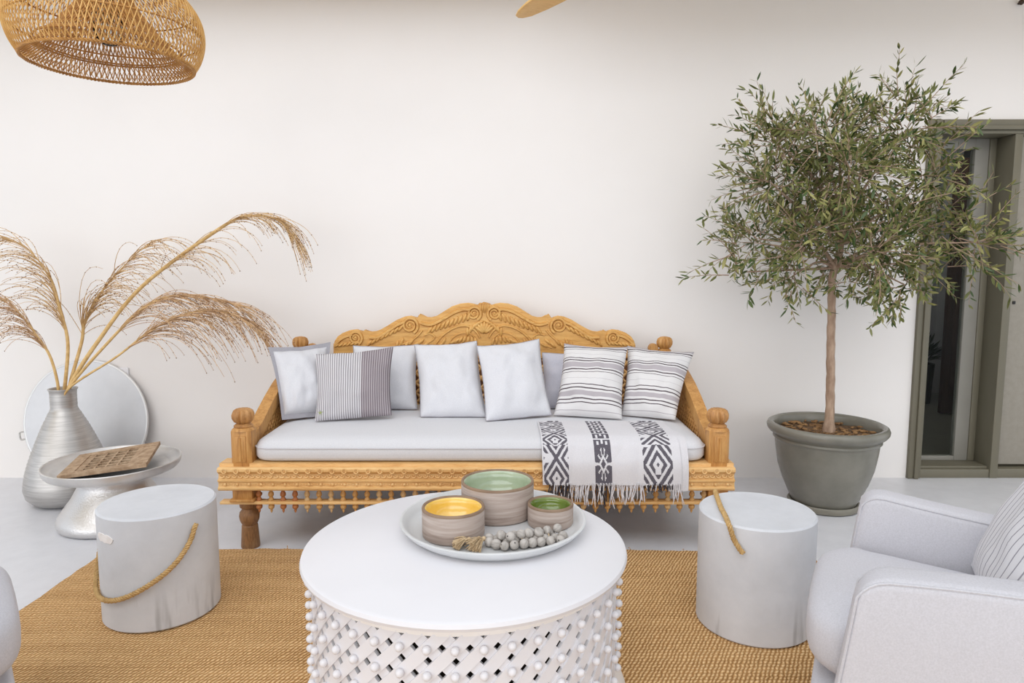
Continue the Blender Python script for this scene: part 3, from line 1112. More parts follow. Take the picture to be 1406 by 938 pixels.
# ------------------------------------------------------------------ pillows
def pillow(name, corners, thick, mat, label, group=None, flange=0.0, trim=None, pinch=0.035, N=26, seedv=0, tag_spot=None, flange_sides='lrtb'):
    BL, BR, TR, TL = [Vector(c) for c in corners]
    nrm = ((BR - BL).cross(TL - BL)).normalized()
    if nrm.y > 0:
        nrm = -nrm
    cen = (BL + BR + TR + TL) / 4
    t = thing(name, (cen.x, cen.y, min(c[2] for c in corners)), label, 'pillow', group)
    w = (BR - BL).length

    def pt(u, v, side):
        uu = u + pinch * math.sin(PI * v) * (1 - 2 * u) * abs(2 * u - 1) ** 1.5
        vv = v + pinch * (0.9 if v > 0.5 else 0.05) * math.sin(PI * u) * (1 - 2 * v) * abs(2 * v - 1) ** 1.5
        base = BL * (1 - uu) * (1 - vv) + BR * uu * (1 - vv) + TR * uu * vv + TL * (1 - uu) * vv
        fu, fv = flange, flange
        a = max(0.0, min(1.0, (u - fu) / (1 - 2 * fu)))
        c = max(0.0, min(1.0, (v - fv) / (1 - 2 * fv)))
        g = (max(0.0, 4 * a * (1 - a)) ** 0.55) * (max(0.0, 4 * c * (1 - c)) ** 0.55)
        g *= 1.12 - 0.24 * v
        wr = noise.noise(Vector((u * 4.5 + seedv * 3.1, v * 4.5, seedv))) * 0.014 + noise.noise(Vector((u * 11 + seedv, v * 9, seedv + 4))) * 0.006
        e = min(u, 1 - u, v, 1 - v)
        wave = noise.noise(Vector((u * 5 + seedv, v * 5, 9 + seedv))) * 0.006
        return base + nrm * (side * (g * thick + 0.002) + wr * min(1, e * 8) * (1 if side > 0 else 0.3) + wave)

    def patch(bm, us, vs, uvl):
        G = {}
        for side in (1, -1):
            for i, u in enumerate(us):
                for j, v in enumerate(vs):
                    G[(side, i, j)] = bm.verts.new(pt(u, v, side))
        nU, nV = len(us) - 1, len(vs) - 1
        for side in (1, -1):
            for i in range(nU):
                for j in range(nV):
                    ids = [(i, j), (i + 1, j), (i + 1, j + 1), (i, j + 1)]
                    if side < 0:
                        ids = ids[::-1]
                    fc = bm.faces.new([G[(side, a, c)] for a, c in ids])
                    for lp, (a, c) in zip(fc.loops, ids):
                        lp[uvl].uv = (us[a], vs[c])
        ed = [(i, 0) for i in range(nU)] + [(nU, j) for j in range(nV)] + [(i, nV) for i in range(nU, 0, -1)] + [(0, j) for j in range(nV, 0, -1)]
        for (a, c), (a2, c2) in zip(ed, ed[1:] + ed[:1]):
            fc = bm.faces.new((G[(1, a, c)], G[(-1, a, c)], G[(-1, a2, c2)], G[(1, a2, c2)]))
            for lp, q in zip(fc.loops, ((a, c), (a, c), (a2, c2), (a2, c2))):
                lp[uvl].uv = (us[q[0]], vs[q[1]])

    f = flange
    bm = NB()
    uvl = bm.loops.layers.uv.new('uv')
    us = [f + (1 - 2 * f) * i / N for i in range(N + 1)]
    patch(bm, us, us, uvl)
    body = mk('cover', bm, mat, t, smooth=70, recalc=False)
    if f:
        bm = NB()
        uvl = bm.loops.layers.uv.new('uv')
        full = [i / N for i in range(N + 1)]
        thin = [f * i / 2 for i in range(3)]
        thin2 = [1 - f + f * i / 2 for i in range(3)]
        patch(bm, thin, full, uvl)
        patch(bm, thin2, full, uvl)
        patch(bm, us, thin, uvl)
        patch(bm, us, thin2, uvl)
        mk('border', bm, trim, t, smooth=70, recalc=False, label='flat grey border')
    elif trim is not None:
        bm = NB()
        P = [pt(i / 30, 0, 0) for i in range(30)] + [pt(1, i / 30, 0) for i in range(30)] + [pt(1 - i / 30, 1, 0) for i in range(30)] + [pt(0, 1 - i / 30, 0) for i in range(30)]
        tube(bm, P, 0.0032, 5, closed=True)
        mk('piping', bm, trim, t)
    if tag_spot:
        bm = NB()
        c0 = pt(tag_spot[0], tag_spot[1], 1) + nrm * 0.002
        ux = (BR - BL).normalized()
        uz = (TL - BL).normalized()
        for i in range(5):
            a = i * 2 * PI / 5 + 0.3
            d = ux * math.cos(a) + uz * math.sin(a)
            tube(bm, [c0, c0 + d * 0.012], [0.0022, 0.001], 4)
        mk('embroidered_sprig', bm, M['green_thread'], body, label='small pale green embroidered sprig')
    return t


pillow('pillow', [(-1.085, 3.16, 0.508), (-0.885, 3.25, 0.508), (-0.93, 3.48, 0.842), (-1.195, 3.32, 0.834)], 0.075, M['white_cloth'],
       'white pillow with a wide grey border at the left end of the daybed', flange=0.062, trim=M['grey_trim'], seedv=1)
pillow('pillow', [(-0.920, 3.13, 0.508), (-0.572, 3.19, 0.524), (-0.588, 3.36, 0.830), (-0.960, 3.30, 0.803)], 0.060, M['two_tone'],
       'pinstriped pillow, pale grey on its left and dark grey on its right', seedv=2, tag_spot=(0.07, 0.09))
pillow('pillow', [(-0.82, 3.42, 0.508), (-0.482, 3.40, 0.510), (-0.494, 3.56, 0.820), (-0.835, 3.57, 0.812)], 0.060, M['white_cloth'],
       'white pillow tucked behind the two-tone pinstriped pillow', trim=M['grey_trim'], seedv=3)
pillow('pillow', [(-0.440, 3.23, 0.508), (-0.122, 3.23, 0.508), (-0.182, 3.48, 0.846), (-0.500, 3.48, 0.828)], 0.070, M['white_cloth'],
       'plain white square pillow left of the middle, beside the pinstriped pillow', trim=M['grey_trim'], seedv=4)
pillow('pillow', [(-0.121, 3.14, 0.508), (0.190, 3.24, 0.516), (0.137, 3.45, 0.860), (-0.175, 3.37, 0.834)], 0.066, M['white_cloth'],
       'plain white square pillow at the centre, leaning beside the dark striped pillows', trim=M['grey_trim'], seedv=5)
pillow('pillow', [(0.150, 3.43, 0.508), (0.500, 3.43, 0.508), (0.505, 3.58, 0.776), (0.160, 3.58, 0.774)], 0.055, M['pale_cloth'],
       'pale grey pillow mostly hidden behind the left dark striped pillow', trim=M['grey_trim'], seedv=6)
pillow('pillow', [(0.203, 3.25, 0.512), (0.519, 3.165, 0.510), (0.580, 3.40, 0.826), (0.266, 3.45, 0.838)], 0.070, M['striped'],
       'white pillow with dark horizontal stripes, left one of the two', 'dark striped pillows', seedv=7)
pillow('pillow', [(0.530, 3.26, 0.510), (0.768, 3.15, 0.510), (0.908, 3.38, 0.802), (0.590, 3.46, 0.824)], 0.065, M['striped'],
       'white pillow with dark horizontal stripes, leaning on the right arm', 'dark striped pillows', seedv=8)

# ------------------------------------------------------------------ throw with ikat bands
TH = thing('throw_blanket', (0.41, 2.95, 0.30), 'white woven throw with charcoal ikat bands and fringe over daybed front', 'blanket')
path = [(3.13, 0.5065), (3.02, 0.5065), (2.93, 0.5035), (2.885, 0.498), (2.858, 0.487), (2.838, 0.472), (2.826, 0.455), (2.815, 0.435), (2.803, 0.410), (2.796, 0.38), (2.793, 0.345), (2.792, 0.312)]
pp = smooth_path([(0, y, z) for y, z in path], 8)
acc = [0.0]
for a, c in zip(pp, pp[1:]):
    acc.append(acc[-1] + (c - a).length)
LEN = acc[-1]


def along(s):
    for i in range(len(acc) - 1):
        if s <= acc[i + 1]:
            f = (s - acc[i]) / (acc[i + 1] - acc[i])
            return pp[i] * (1 - f) + pp[i + 1] * f
    return pp[-1]


BEND = 0.30   # path length at which the cloth turns over the edge
NU, NV = 190, 170
TW = 0.585


def tri(x):
    return abs((x % 1.0) * 2 - 1)


def ikat(u, s):
    """1 where the band is charcoal; u across the throw in metres, s along it"""
    def key(a, s, p):
        d = abs(a - 0.5) * 2
        ph = (s / p) % 1.0
        f = tri(s / p) - d
        if abs(f) < 0.15:
            return True
        if 0.36 < abs(f) < 0.62:      # hooks: a broken inner ring, opening to one side
            return not ((a > 0.52) == (f > 0) and 0.40 < ph < 0.62) and not (abs(a - 0.5) < 0.10 and 0.10 < ph < 0.2)
        return abs(f) > 0.90
    if 0.006 < u < 0.112:
        return key((u - 0.006) / 0.106, s - BEND + 0.03, 0.172 if s > BEND else 0.105)
    if 0.425 < u < 0.548:
        return key((u - 0.425) / 0.123, s - BEND + 0.115, 0.20 if s > BEND else 0.115)
    if 0.222 < u < 0.292:
        a = (u - 0.222) / 0.07 - 0.5
        if s < BEND:
            q = (s / 0.045) % 1.0
            return not (abs(abs(a) - 0.25) < 0.07 and 0.2 < q < 0.8) and not (q > 0.86) and not (abs(a) < 0.06 and q < 0.5)
        c = (s - BEND - 0.082) / 0.078
        if s > LEN - 0.012 or s < BEND + 0.006:
            return True
        R = abs(a) * 2.3 + abs(c) * 1.15
        th = math.atan2(c, a * 2.3)
        if R < 0.34:
            return True
        if R < 0.62:
            return False
        return not (math.cos(th * 10) > 0.62 and R < 1.25)
    return False


b = NB()
G = []
for j in range(NV + 1):
    s = LEN * j / NV
    c = along(s)
    row_ = []
    for i in range(NU + 1):
        u = TW * i / NU
        x = 0.118 + u + 0.012 * (s / LEN)
        fold = 0.004 * math.sin(u * 21 + 0.8) * min(1, max(0, (s - BEND) / 0.08)) + 0.0025 * math.sin(u * 47 + s * 8)
        nz = noise.noise(Vector((u * 9, s * 9, 2.2))) * 0.003
        if s < BEND - 0.05:
            row_.append(b.verts.new((x, c.y + (0.01 * math.sin(u * 14) if j == 0 else 0), c.z + abs(nz) + 0.001)))
        else:
            row_.append(b.verts.new((x, c.y - abs(fold) - abs(nz), c.z)))
    G.append(row_)
for j in range(NV):
    for i in range(NU):
        fc = b.faces.new((G[j][i], G[j + 1][i], G[j + 1][i + 1], G[j][i + 1]))
        fc.material_index = 1 if ikat(TW * (i + 0.5) / NU, LEN * (j + 0.5) / NV) else 0
cl = mk('cloth', b, [M['throw_white'], M['throw_dark']], TH, smooth=70, recalc=False)
# an under layer showing at the right edge
b = NB()
UY = []
for j in range(41):
    s = LEN * (0.36 + 0.70 * j / 40)
    c = along(min(s, LEN))
    ex = max(0, s - LEN)
    row_ = []
    for i in range(9):
        u = TW - 0.05 + 0.085 * i / 8
        row_.append(b.verts.new((0.125 + u - 0.03 * max(0, 1 - j / 14) ** 2, c.y + 0.0035 - 0.002 * math.sin(i * 1.3), c.z - ex)))
    UY.append(row_)
for j in range(40):
    for i in range(8):
        b.faces.new((UY[j][i], UY[j + 1][i], UY[j + 1][i + 1], UY[j][i + 1]))
mk('under_layer', b, M['throw_white'], TH, smooth=70, recalc=False)
bw, bd = NB(), NB()
ue = 0.003
while ue < TW - 0.004:
    x = 0.13 + ue
    z0 = 0.318
    band = 0.03 < ue < 0.112 or 0.222 < ue < 0.292 or 0.425 < ue < 0.548
    if ue < 0.03:
        ue += 0.01
        continue
    L = random.uniform(0.055, 0.095) + (0.015 if 0.2 < ue < 0.3 else 0)
    if 0.425 < ue < 0.548:
        L *= 0.45
    P = [Vector((x, 2.790, z0))]
    dx = random.uniform(-0.25, 0.25)
    for q in range(6):
        P.append(P[-1] + Vector((dx * L / 6 + random.uniform(-0.002, 0.002), random.uniform(-0.0022, 0.0018), -L / 6)))
    rr = [0.0016, 0.0026, 0.0026, 0.0024, 0.0026, 0.0022, 0.0012]
    dark = band and random.random() < 0.62
    tube(bd if dark else bw, P, rr, 5)
    if random.random() < (0.5 if band else 0.22):
        P2 = [p + Vector((0.002, 0.007, -0.003)) for p in P]
        tube(bd, P2, rr, 5)
    ue += random.uniform(0.0036, 0.007)
for i in range(70):   # knotted hem fuzz
    u = random.uniform(0.03, TW - 0.02)
    x = 0.13 + u
    tube(bw, [(x, 2.789, 0.321), (x + random.uniform(-0.004, 0.004), 2.786, 0.310)], [0.002, 0.001], 4)
mk('fringe', bw, M['throw_white'], TH, kind='stuff')
mk('dark_fringe', bd, M['fringe_dark'], TH, kind='stuff', label='charcoal fringe strands')


# ------------------------------------------------------------------ concrete stools with rope handles
def twisted(bm, P, R=0.0055, r=0.0042, strands=3, pitch=0.028, sides=5):
    P = [Vector(p) for p in P]
    d = 0.0
    ups = []
    frames = []
    up = None
    for i, p in enumerate(P):
        t = (P[min(i + 1, len(P) - 1)] - P[max(i - 1, 0)]).normalized()
        if up is None:
            a = Vector((0, 0, 1)) if abs(t.z) < 0.9 else Vector((1, 0, 0))
            up = (a - t * a.dot(t)).normalized()
        else:
            up = (up - t * up.dot(t)).normalized()
        if i:
            d += (p - P[i - 1]).length
        frames.append((p, up.copy(), t.cross(up), d))
    for s in range(strands):
        pts = []
        for p, u, w, dd in frames:
            a = 2 * PI * (dd / pitch + s / strands)
            pts.append(p + u * R * math.cos(a) + w * R * math.sin(a))
        tube(bm, pts, r, sides)


def resample(P, step):
    out = [P[0]]
    need = step
    for a, c in zip(P, P[1:]):
        L = (c - a).length
        pos = 0.0
        while L - pos >= need:
            pos += need
            out.append(a + (c - a) * (pos / L))
            need = step
        need -= L - pos
    out.append(P[-1])
    return out


def stool(x, y, label):
    t = thing('concrete_stool', (x, y, 0.0125), label, 'stool', 'round concrete stools')
    b = NB()
    r = 0.19
    lathe(b, [(0, 0.0), (r - 0.006, 0.0), (r, 0.006), (r, 0.386), (r - 0.006, 0.392), (0, 0.392)], (x, y, 0.0125), 72)
    mk('body', b, M['concrete'], t, smooth=35)
    return t


SX, SY = -1.251, 2.335
t = stool(SX, SY, 'grey concrete cylinder stool in front of hammered side table, rope hanging down its front')
P = []
for ang, z in ((-26, 0.345), (-31, 0.332), (-36, 0.295), (-47, 0.247), (-60, 0.209), (-76, 0.174), (-93, 0.144), (-111, 0.124), (-130, 0.118), (-148, 0.130), (-160, 0.165), (-172, 0.225), (-182, 0.300), (-186, 0.338)):
    a = math.radians(ang)
    rr = 0.2012 if z < 0.335 else 0.19
    P.append(Vector((SX + rr * math.cos(a), SY + rr * math.sin(a), z + 0.004)))
b = NB()
twisted(b, resample(smooth_path(P, 8), 0.006))
mk('rope_handle', b, M['rope'], t, smooth=60)
b = NB()   # filled recess on its left front: a raised pale patch that follows the curve
cols = []
for i in range(13):
    f = i / 12
    a = math.radians(-133 + 26 * f)
    zc = 0.3345 - 0.004 * f
    hh = 0.0135 * (1 - abs(2 * f - 1) ** 6) + 0.001
    cols.append([b.verts.new((SX + rr * math.cos(a), SY + rr * math.sin(a), zc + sg * hh + 0.0015 * math.sin(i * 1.7)))
                 for rr, sg in ((0.188, 1), (0.1922, 0.92), (0.1922, -0.92), (0.188, -1))])
for A, B in zip(cols, cols[1:]):
    for q in range(3):
        b.faces.new((A[q], A[q + 1], B[q + 1], B[q]))
mk('filled_recess', b, M['filler'], t, smooth=0, label='pale filled patch')

SX, SY = 0.832, 2.243
t = stool(SX, SY, 'grey concrete cylinder stool right of the table, rope lying across its top')
P = [Vector(p) for p in ((0.752, 2.43, 0.345), (0.748, 2.428, 0.385), (0.738, 2.405, 0.4135), (0.722, 2.32, 0.4135), (0.708, 2.24, 0.4135), (0.698, 2.16, 0.4135), (0.690, 2.105, 0.412), (0.692, 2.086, 0.398), (0.702, 2.086, 0.368), (0.714, 2.078, 0.345), (0.728, 2.067, 0.325))]
b = NB()
twisted(b, resample(smooth_path(P, 8), 0.006))
mk('rope_handle', b, M['rope'], t, smooth=60)

# ------------------------------------------------------------------ round white coffee table
TX, TY, TR = -0.131, 1.862, 0.4515
T = thing('coffee_table', (TX, TY, 0.0125), 'round white coffee table with a knobbed lattice drum base on rug', 'table')
b = NB()
lathe(b, [(0, 0.424), (TR - 0.012, 0.424), (TR - 0.003, 0.428), (TR, 0.436), (TR - 0.003, 0.445), (TR - 0.012, 0.450), (0, 0.450)], (TX, TY, 0), 96)
mk('tabletop', b, M['white_paint'], T, smooth=35)
DR = 0.424
b = NB()
lathe(b, [(DR - 0.014, 0.4235), (DR, 0.4235), (DR, 0.4045), (DR - 0.014, 0.4045)], (TX, TY, 0), 96, closed=True)
mk('apron', b, M['apron'], T, smooth=35)
b = NB()
lathe(b, [(DR - 0.014, 0.096), (DR, 0.096), (DR + 0.004, 0.090), (DR + 0.022, 0.060), (DR + 0.034, 0.030), (DR + 0.036, 0.0125), (DR - 0.014, 0.0125)], (TX, TY, 0), 96, closed=True)
mk('base_ring', b, M['apron'], T, smooth=35)
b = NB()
lathe(b, [(DR - 0.050, 0.42), (DR - 0.050, 0.02), (DR - 0.056, 0.02), (DR - 0.056, 0.42)], (TX, TY, 0), 64, closed=True)  # dark drum added so the lattice holes look shaded
mk('lattice_shade', b, M['inner_shade'], T, smooth=35, label='added dark drum standing for the shade behind the lattice')
NC = 42
ZT, ZB = 0.408, 0.094
SP = 2 * PI * DR / NC
# slats: two crossing families, each slat a part sharing one of two meshes
slat_src = []
for fam in (1, -1):
    b = NB()
    r0 = DR - 0.0085 if fam > 0 else DR - 0.0040
    steps = 14
    hw = 0.0148 * math.sqrt(2)     # half-width measured along the circumference
    strips = {0: [], 1: [], 2: [], 3: []}
    for i in range(steps + 1):
        z = ZT + (ZB - ZT) * i / steps
        c = fam * (ZT - z)
        for e, rr, q in ((-1, r0 + 0.004, 0), (1, r0 + 0.004, 1), (1, r0 - 0.006, 2), (-1, r0 - 0.006, 3)):
            a = (c + e * hw) / DR
            strips[q].append(b.verts.new((rr * math.cos(a), rr * math.sin(a), z)))
    for i in range(steps):
        for q in range(4):
            q2 = (q + 1) % 4
            b.faces.new((strips[q][i], strips[q2][i], strips[q2][i + 1], strips[q][i + 1]))
    b.faces.new([strips[q][0] for q in range(4)])
    b.faces.new([strips[q][-1] for q in range(4)][::-1])
    bmesh.ops.translate(b, verts=b.verts[:], vec=(TX, TY, 0))
    slat_src.append(mk('slat', b, M['white_paint'], T, smooth=35, origin=(TX, TY, 0)))
PH = -PI / 2 + 0.011
for fam_i, s in enumerate(slat_src):
    for i in range(NC):
        # the families cross at the rows of knobs
        off = (ZT - 0.374) / DR * (1 if fam_i == 0 else -1)
        ang = PH + 2 * PI * i / NC - off
        if i == 0:
            s.rotation_euler = (0, 0, ang)
        else:
            inst(s, 'slat', T, (TX, TY, 0), (0, 0, ang))
b = NB()
ball(b, (0, 0, 0), 0.0105, 10, 7)
tube(b, [(-0.012, 0, 0), (-0.004, 0, 0)], 0.006, 6)
kn = mk('knob', b, M['white_paint'], T, smooth=70, origin=(0, 0, 0))
first = True
for row_i in range(5):
    z = 0.374 - row_i * SP * 0.975
    for i in range(NC):
        a = PH + 2 * PI * i / NC
        loc = Vector((TX + (DR + 0.0075) * math.cos(a), TY + (DR + 0.0075) * math.sin(a), z))
        if first:
            kn.location = loc - ORG[T.name]
            kn.rotation_euler = (0, 0, a)
            first = False
        else:
            inst(kn, 'knob', T, loc, (0, 0, a))

# tray on the table
PX, PY = -0.056, 1.962
b = NB()
lathe(b, [(0, 0.4505), (0.226, 0.4505), (0.240, 0.4525), (0.262, 0.468), (0.274, 0.482), (0.275, 0.4855), (0.272, 0.488), (0.266, 0.487), (0.252, 0.472), (0.244, 0.466),
          (0.232, 0.463), (0.215, 0.4590), (0.208, 0.4575), (0, 0.4575)], (PX, PY, 0), 96)
tag(mk('serving_tray', b, M['tray_grey'], smooth=50), 'round pale grey tray holding three bowls on the white table', 'tray')


def bowl(x, y, r, h, gl, label):
    z0 = 0.458
    t = thing('bowl', (x, y, z0), label, 'bowl', 'banded clay bowls on the tray')
    b = NB()
    lathe(b, [(0, 0), (r - 0.006, 0), (r - 0.001, 0.004), (r, 0.012), (r, h - 0.004), (r - 0.002, h), (r - 0.006, h - 0.001), (r - 0.008, h - 0.006), (r - 0.008, 0.010), (0, 0.010)], (x, y, z0), 56)
    mk('wall', b, M['clay'], t, smooth=35)
    b = NB()
    lathe(b, [(r - 0.0085, h - 0.007), (r - 0.0068, h - 0.0015), (r - 0.0035, h - 0.0005), (r - 0.001, h - 0.001), (r + 0.0006, h - 0.005), (r + 0.0004, h - 0.008)], (x, y, z0 + 0.0008), 56)
    mk('rim', b, M['clay_rim'], t, smooth=60)
    b = NB()
    pr = [(r - 0.0078, h - 0.0045)]
    for i in range(9):
        a = i / 8 * PI / 2
        pr.append(((r - 0.013) * math.cos(a) ** 0.6 if i < 8 else 0, h - 0.009 - (h - 0.027) * math.sin(a)))
    lathe(b, pr, (x, y, z0), 56)
    mk('glaze', b, gl, t, smooth=70)


bowl(-0.045, 2.062, 0.1125, 0.109, M['glaze_sage'], 'largest banded clay bowl with pale sage glaze at back of tray')
bowl(-0.168, 1.892, 0.0895, 0.086, M['glaze_yellow'], 'banded clay bowl with yellow glaze inside, left on the tray')
bowl(0.115, 1.975, 0.068, 0.066, M['glaze_green'], 'smallest clay bowl with moss green glaze, right on the tray')

# bead garland
GT = thing('bead_garland', (0.02, 1.85, 0.458), 'garland of grey wooden beads with beige tassels on the tray', 'garland')
spots = [(-0.062, 1.806, 0), (-0.040, 1.822, 0), (-0.043, 1.790, 0), (-0.020, 1.778, 0), (-0.014, 1.804, 0), (-0.030, 1.806, 1), (-0.008, 1.828, 0), (0.006, 1.785, 0), (0.010, 1.812, 0), (-0.004, 1.796, 1),
         (0.022, 1.836, 0), (0.033, 1.793, 0), (0.024, 1.812, 1), (0.038, 1.818, 0), (0.056, 1.800, 0), (0.052, 1.842, 0), (0.046, 1.820, 1), (0.066, 1.824, 0), (0.080, 1.806, 0), (0.074, 1.826, 1),
         (0.092, 1.828, 0), (0.078, 1.850, 0), (0.098, 1.842, 1), (0.106, 1.812, 0), (0.118, 1.836, 0), (-0.064, 1.832, 0), (0.108, 1.860, 0), (0.128, 1.856, 1), (-0.026, 1.844, 0), (0.006, 1.852, 0), (0.134, 1.820, 0), (0.142, 1.846, 0)]
b = NB()
lathe(b, [(0.002, -0.013)] + [(0.0136 * math.sin(PI * (0.08 + 0.84 * i / 8)), -0.0132 * math.cos(PI * (0.08 + 0.84 * i / 8))) for i in range(9)] + [(0.002, 0.013)], (0, 0, 0), 14)
bd0 = mk('bead', b, M['bead'], GT, smooth=70, origin=(0, 0, 0))
for i, (x, y, l) in enumerate(spots):
    loc = Vector((x, y, 0.458 + 0.0135 + l * 0.019))
    rot = (random.uniform(0, 3), random.uniform(0, 3), random.uniform(0, 3))
    s = random.uniform(0.92, 1.1)
    if i == 0:
        bd0.location = loc - ORG[GT.name]
        bd0.rotation_euler = rot
        o = bd0
    else:
        o = inst(bd0, 'bead', GT, loc, rot)
    o.scale = (s, s, s)
b = NB()
tube(b, smooth_path([(p[0], p[1], 0.470 + p[2] * 0.019) for p in spots[:24]], 3), 0.0016, 5)
mk('string', b, M['twine'], GT)
for (ox, oy, dx, dy, L) in ((-0.078, 1.812, -0.55, -0.75, 0.056), (-0.118, 1.806, -0.8, -0.35, 0.046)):
    b = NB()
    d = Vector((dx, dy, 0)).normalized()
    p0 = Vector((ox, oy, 0.478))
    for i in range(90):
        sd = Vector((-d.y, d.x, 0)) * random.gauss(0, 0.30) + Vector((0, 0, 1)) * random.gauss(0.0, 0.26)
        e = p0 + (d + sd).normalized() * L * random.uniform(0.85, 1.05)
        e.z = max(0.462, e.z - 0.012)
        mid = (p0 + e) / 2 + Vector((0, 0, 0.006))
        tube(b, [p0, mid, e], 0.0011, 4)
    ball(b, p0, 0.007, 8, 6)
    mk('tassel', b, M['twine'], GT, label='beige twine tassel')

# ------------------------------------------------------------------ hammered side table with carved board
QX, QY = -1.918, 3.202
S = thing('side_table', (QX, QY, 0), 'hammered silver pedestal side table with round tray top by the vase', 'side table')
b = NB()
lathe(b, [(0, 0), (0.225, 0), (0.245, 0.008), (0.252, 0.028), (0.246, 0.05), (0.222, 0.085), (0.185, 0.135), (0.158, 0.185), (0.150, 0.215), (0.160, 0.232), (0.185, 0.243), (0.2, 0.2475), (0, 0.2475)], (QX, QY, 0), 64)
mk('pedestal', b, M['hammered'], S, smooth=50)
b = NB()
lathe(b, [(0, 0.248), (0.236, 0.248), (0.262, 0.2505), (0.281, 0.259), (0.292, 0.273), (0.2965, 0.290), (0.298, 0.298), (0.295, 0.3015), (0.290, 0.300), (0.286, 0.290), (0.276, 0.280),
          (0.262, 0.2765), (0.254, 0.2745), (0.246, 0.2685), (0.232, 0.266), (0, 0.264)], (QX, QY, 0), 80)
mk('tray_top', b, M['tray_tin'], S, smooth=50)

A_, B_, C_, D_ = Vector((-2.03, 2.962, 0.280)), Vector((-2.155, 3.325, 0.278)), Vector((-1.800, 3.420, 0.322)), Vector((-1.668, 3.035, 0.316))
CBD = thing('carved_board', tuple((A_ + B_ + C_ + D_) / 4), 'square pierced brown carved board resting tilted on the side table tray', 'board')
nb_ = (B_ - A_).cross(D_ - A_).normalized()
if nb_.z < 0:
    nb_ = -nb_


def bp(u, v, h):
    return A_ * (1 - u) * (1 - v) + D_ * u * (1 - v) + C_ * u * v + B_ * (1 - u) * v + nb_ * h


def slab(b, u0, u1, v0, v1, h0, h1):
    vs = [b.verts.new(bp(u, v, h)) for u in (u0, u1) for v in (v0, v1) for h in (h0, h1)]
    for q in ((0, 1, 3, 2), (4, 6, 7, 5), (0, 4, 5, 1), (2, 3, 7, 6), (0, 2, 6, 4), (1, 5, 7, 3)):
        b.faces.new([vs[i] for i in q])


b = NB()
slab(b, 0, 1, 0, 0.13, 0, 0.016)
slab(b, 0, 1, 0.87, 1, 0, 0.016)
slab(b, 0, 0.16, 0.13, 0.87, 0, 0.016)
slab(b, 0.84, 1, 0.13, 0.87, 0, 0.016)
mk('frame', b, M['carved_brown'], CBD, smooth=0)
b = NB()
slab(b, 0.16, 0.24, 0.13, 0.87, 0.002, 0.012)
slab(b, 0.76, 0.84, 0.13, 0.87, 0.002, 0.012)
for i in range(5):
    u = 0.24 + 0.52 * i / 4
    if 0 < i < 4:
        slab(b, u - 0.012, u + 0.012, 0.13, 0.87, 0.002, 0.012)
for j in range(7):
    v = 0.13 + 0.74 * j / 6
    slab(b, 0.24, 0.76, max(0.13, v - 0.016), min(0.87, v + 0.016), 0.0022, 0.0115)
for i in range(4):
    for j in range(6):
        u, v = 0.24 + 0.52 * (i + 0.5) / 4, 0.13 + 0.74 * (j + 0.5) / 6
        c = bp(u, v, 0.008)
        ball(b, c, 0.0035, 5, 3)
mk('pierced_fretwork', b, M['carved_brown'], CBD, smooth=0)
b = NB()
for q in range(26):   # chip-carved leaves round the frame
    f = (q + 0.5) / 26
    for (u, v) in ((f, 0.065), (f, 0.935), (0.08, f), (0.92, f)):
        ball(b, bp(u, v, 0.016), 0.0055, 5, 4, (1.3, 1.0, 0.35))
mk('leaf_border', b, M['carved_brown'], CBD, kind='stuff')
b = NB()
slab(b, 0.02, 0.98, 0.02, 0.98, -0.004, 0.0)  # black sheet added as the shade in the pierced holes
mk('hole_shade_sheet', b, M['black'], CBD, smooth=0, label='added black sheet standing for the shade in the fretwork holes')

# ------------------------------------------------------------------ vase
VX, VY = -2.335, 3.50
b = NB()
prof = [(0.0, 0.0), (0.125, 0.0), (0.165, 0.012), (0.195, 0.045), (0.204, 0.085), (0.200, 0.125)]
zz, rr0 = 0.125, 0.200
body = [(0.125, 0.200), (0.17, 0.191), (0.22, 0.176), (0.28, 0.155), (0.34, 0.132), (0.40, 0.107), (0.45, 0.083), (0.487, 0.066)]


def rad(z):
    for (z0, r0), (z1, r1) in zip(body, body[1:]):
        if z0 <= z <= z1:
            return r0 + (r1 - r0) * (z - z0) / (z1 - z0)
    return body[-1][1]


z = 0.135
i = 0
while z < 0.485:
    prof.append((rad(z) + (0.0016 if i % 2 else -0.0012) * (1 if z > 0.2 else 0.5), z))
    z += 0.0095
    i += 1
prof += [(0.063, 0.492), (0.0605, 0.500)]
for q in range(8):
    prof.append((0.0605 + (0.0012 if q % 2 else 0), 0.505 + q * 0.010))
prof += [(0.063, 0.588), (0.068, 0.594), (0.068, 0.599), (0.061, 0.599), (0.057, 0.590), (0.057, 0.50), (0.05, 0.46), (0, 0.44)]
lathe(b, prof, (VX, VY, 0), 64)
tag(mk('vase', b, M['aluminium'], smooth=60), 'tall ridged silver metal vase holding dried plumes on the floor', 'vase')

# ------------------------------------------------------------------ round tray leaning on the wall
RT = thing('round_tray', (-2.43, 3.76, 0), 'big round matte tin tray leaning on the wall behind the vase', 'tray')
b = NB()
R_ = 0.349
lathe(b, [(0, 0.0), (R_ - 0.006, 0.0), (R_ - 0.006, -0.010), (R_, -0.010), (R_, 0.006), (0, 0.006)], (0, 0, 0), 96)
tilt = math.radians(8)
MT_ = Matrix.Translation((-2.43, 3.822, 0.3465)) @ Matrix.Rotation(-tilt, 4, 'X') @ Matrix.Rotation(-PI / 2, 4, 'X') @ Matrix.Rotation(PI, 4, 'X')
xform(b, 0, MT_)
mk('disc', b, M['old_tray'], RT, smooth=35)
b = NB()
tube(b, [(R_ * math.cos(2 * PI * i / 72), R_ * math.sin(2 * PI * i / 72), 0.0) for i in range(72)], 0.008, 8, closed=True)
xform(b, 0, MT_)
mk('rim', b, M['tray_rim'], RT, smooth=70)
b = NB()
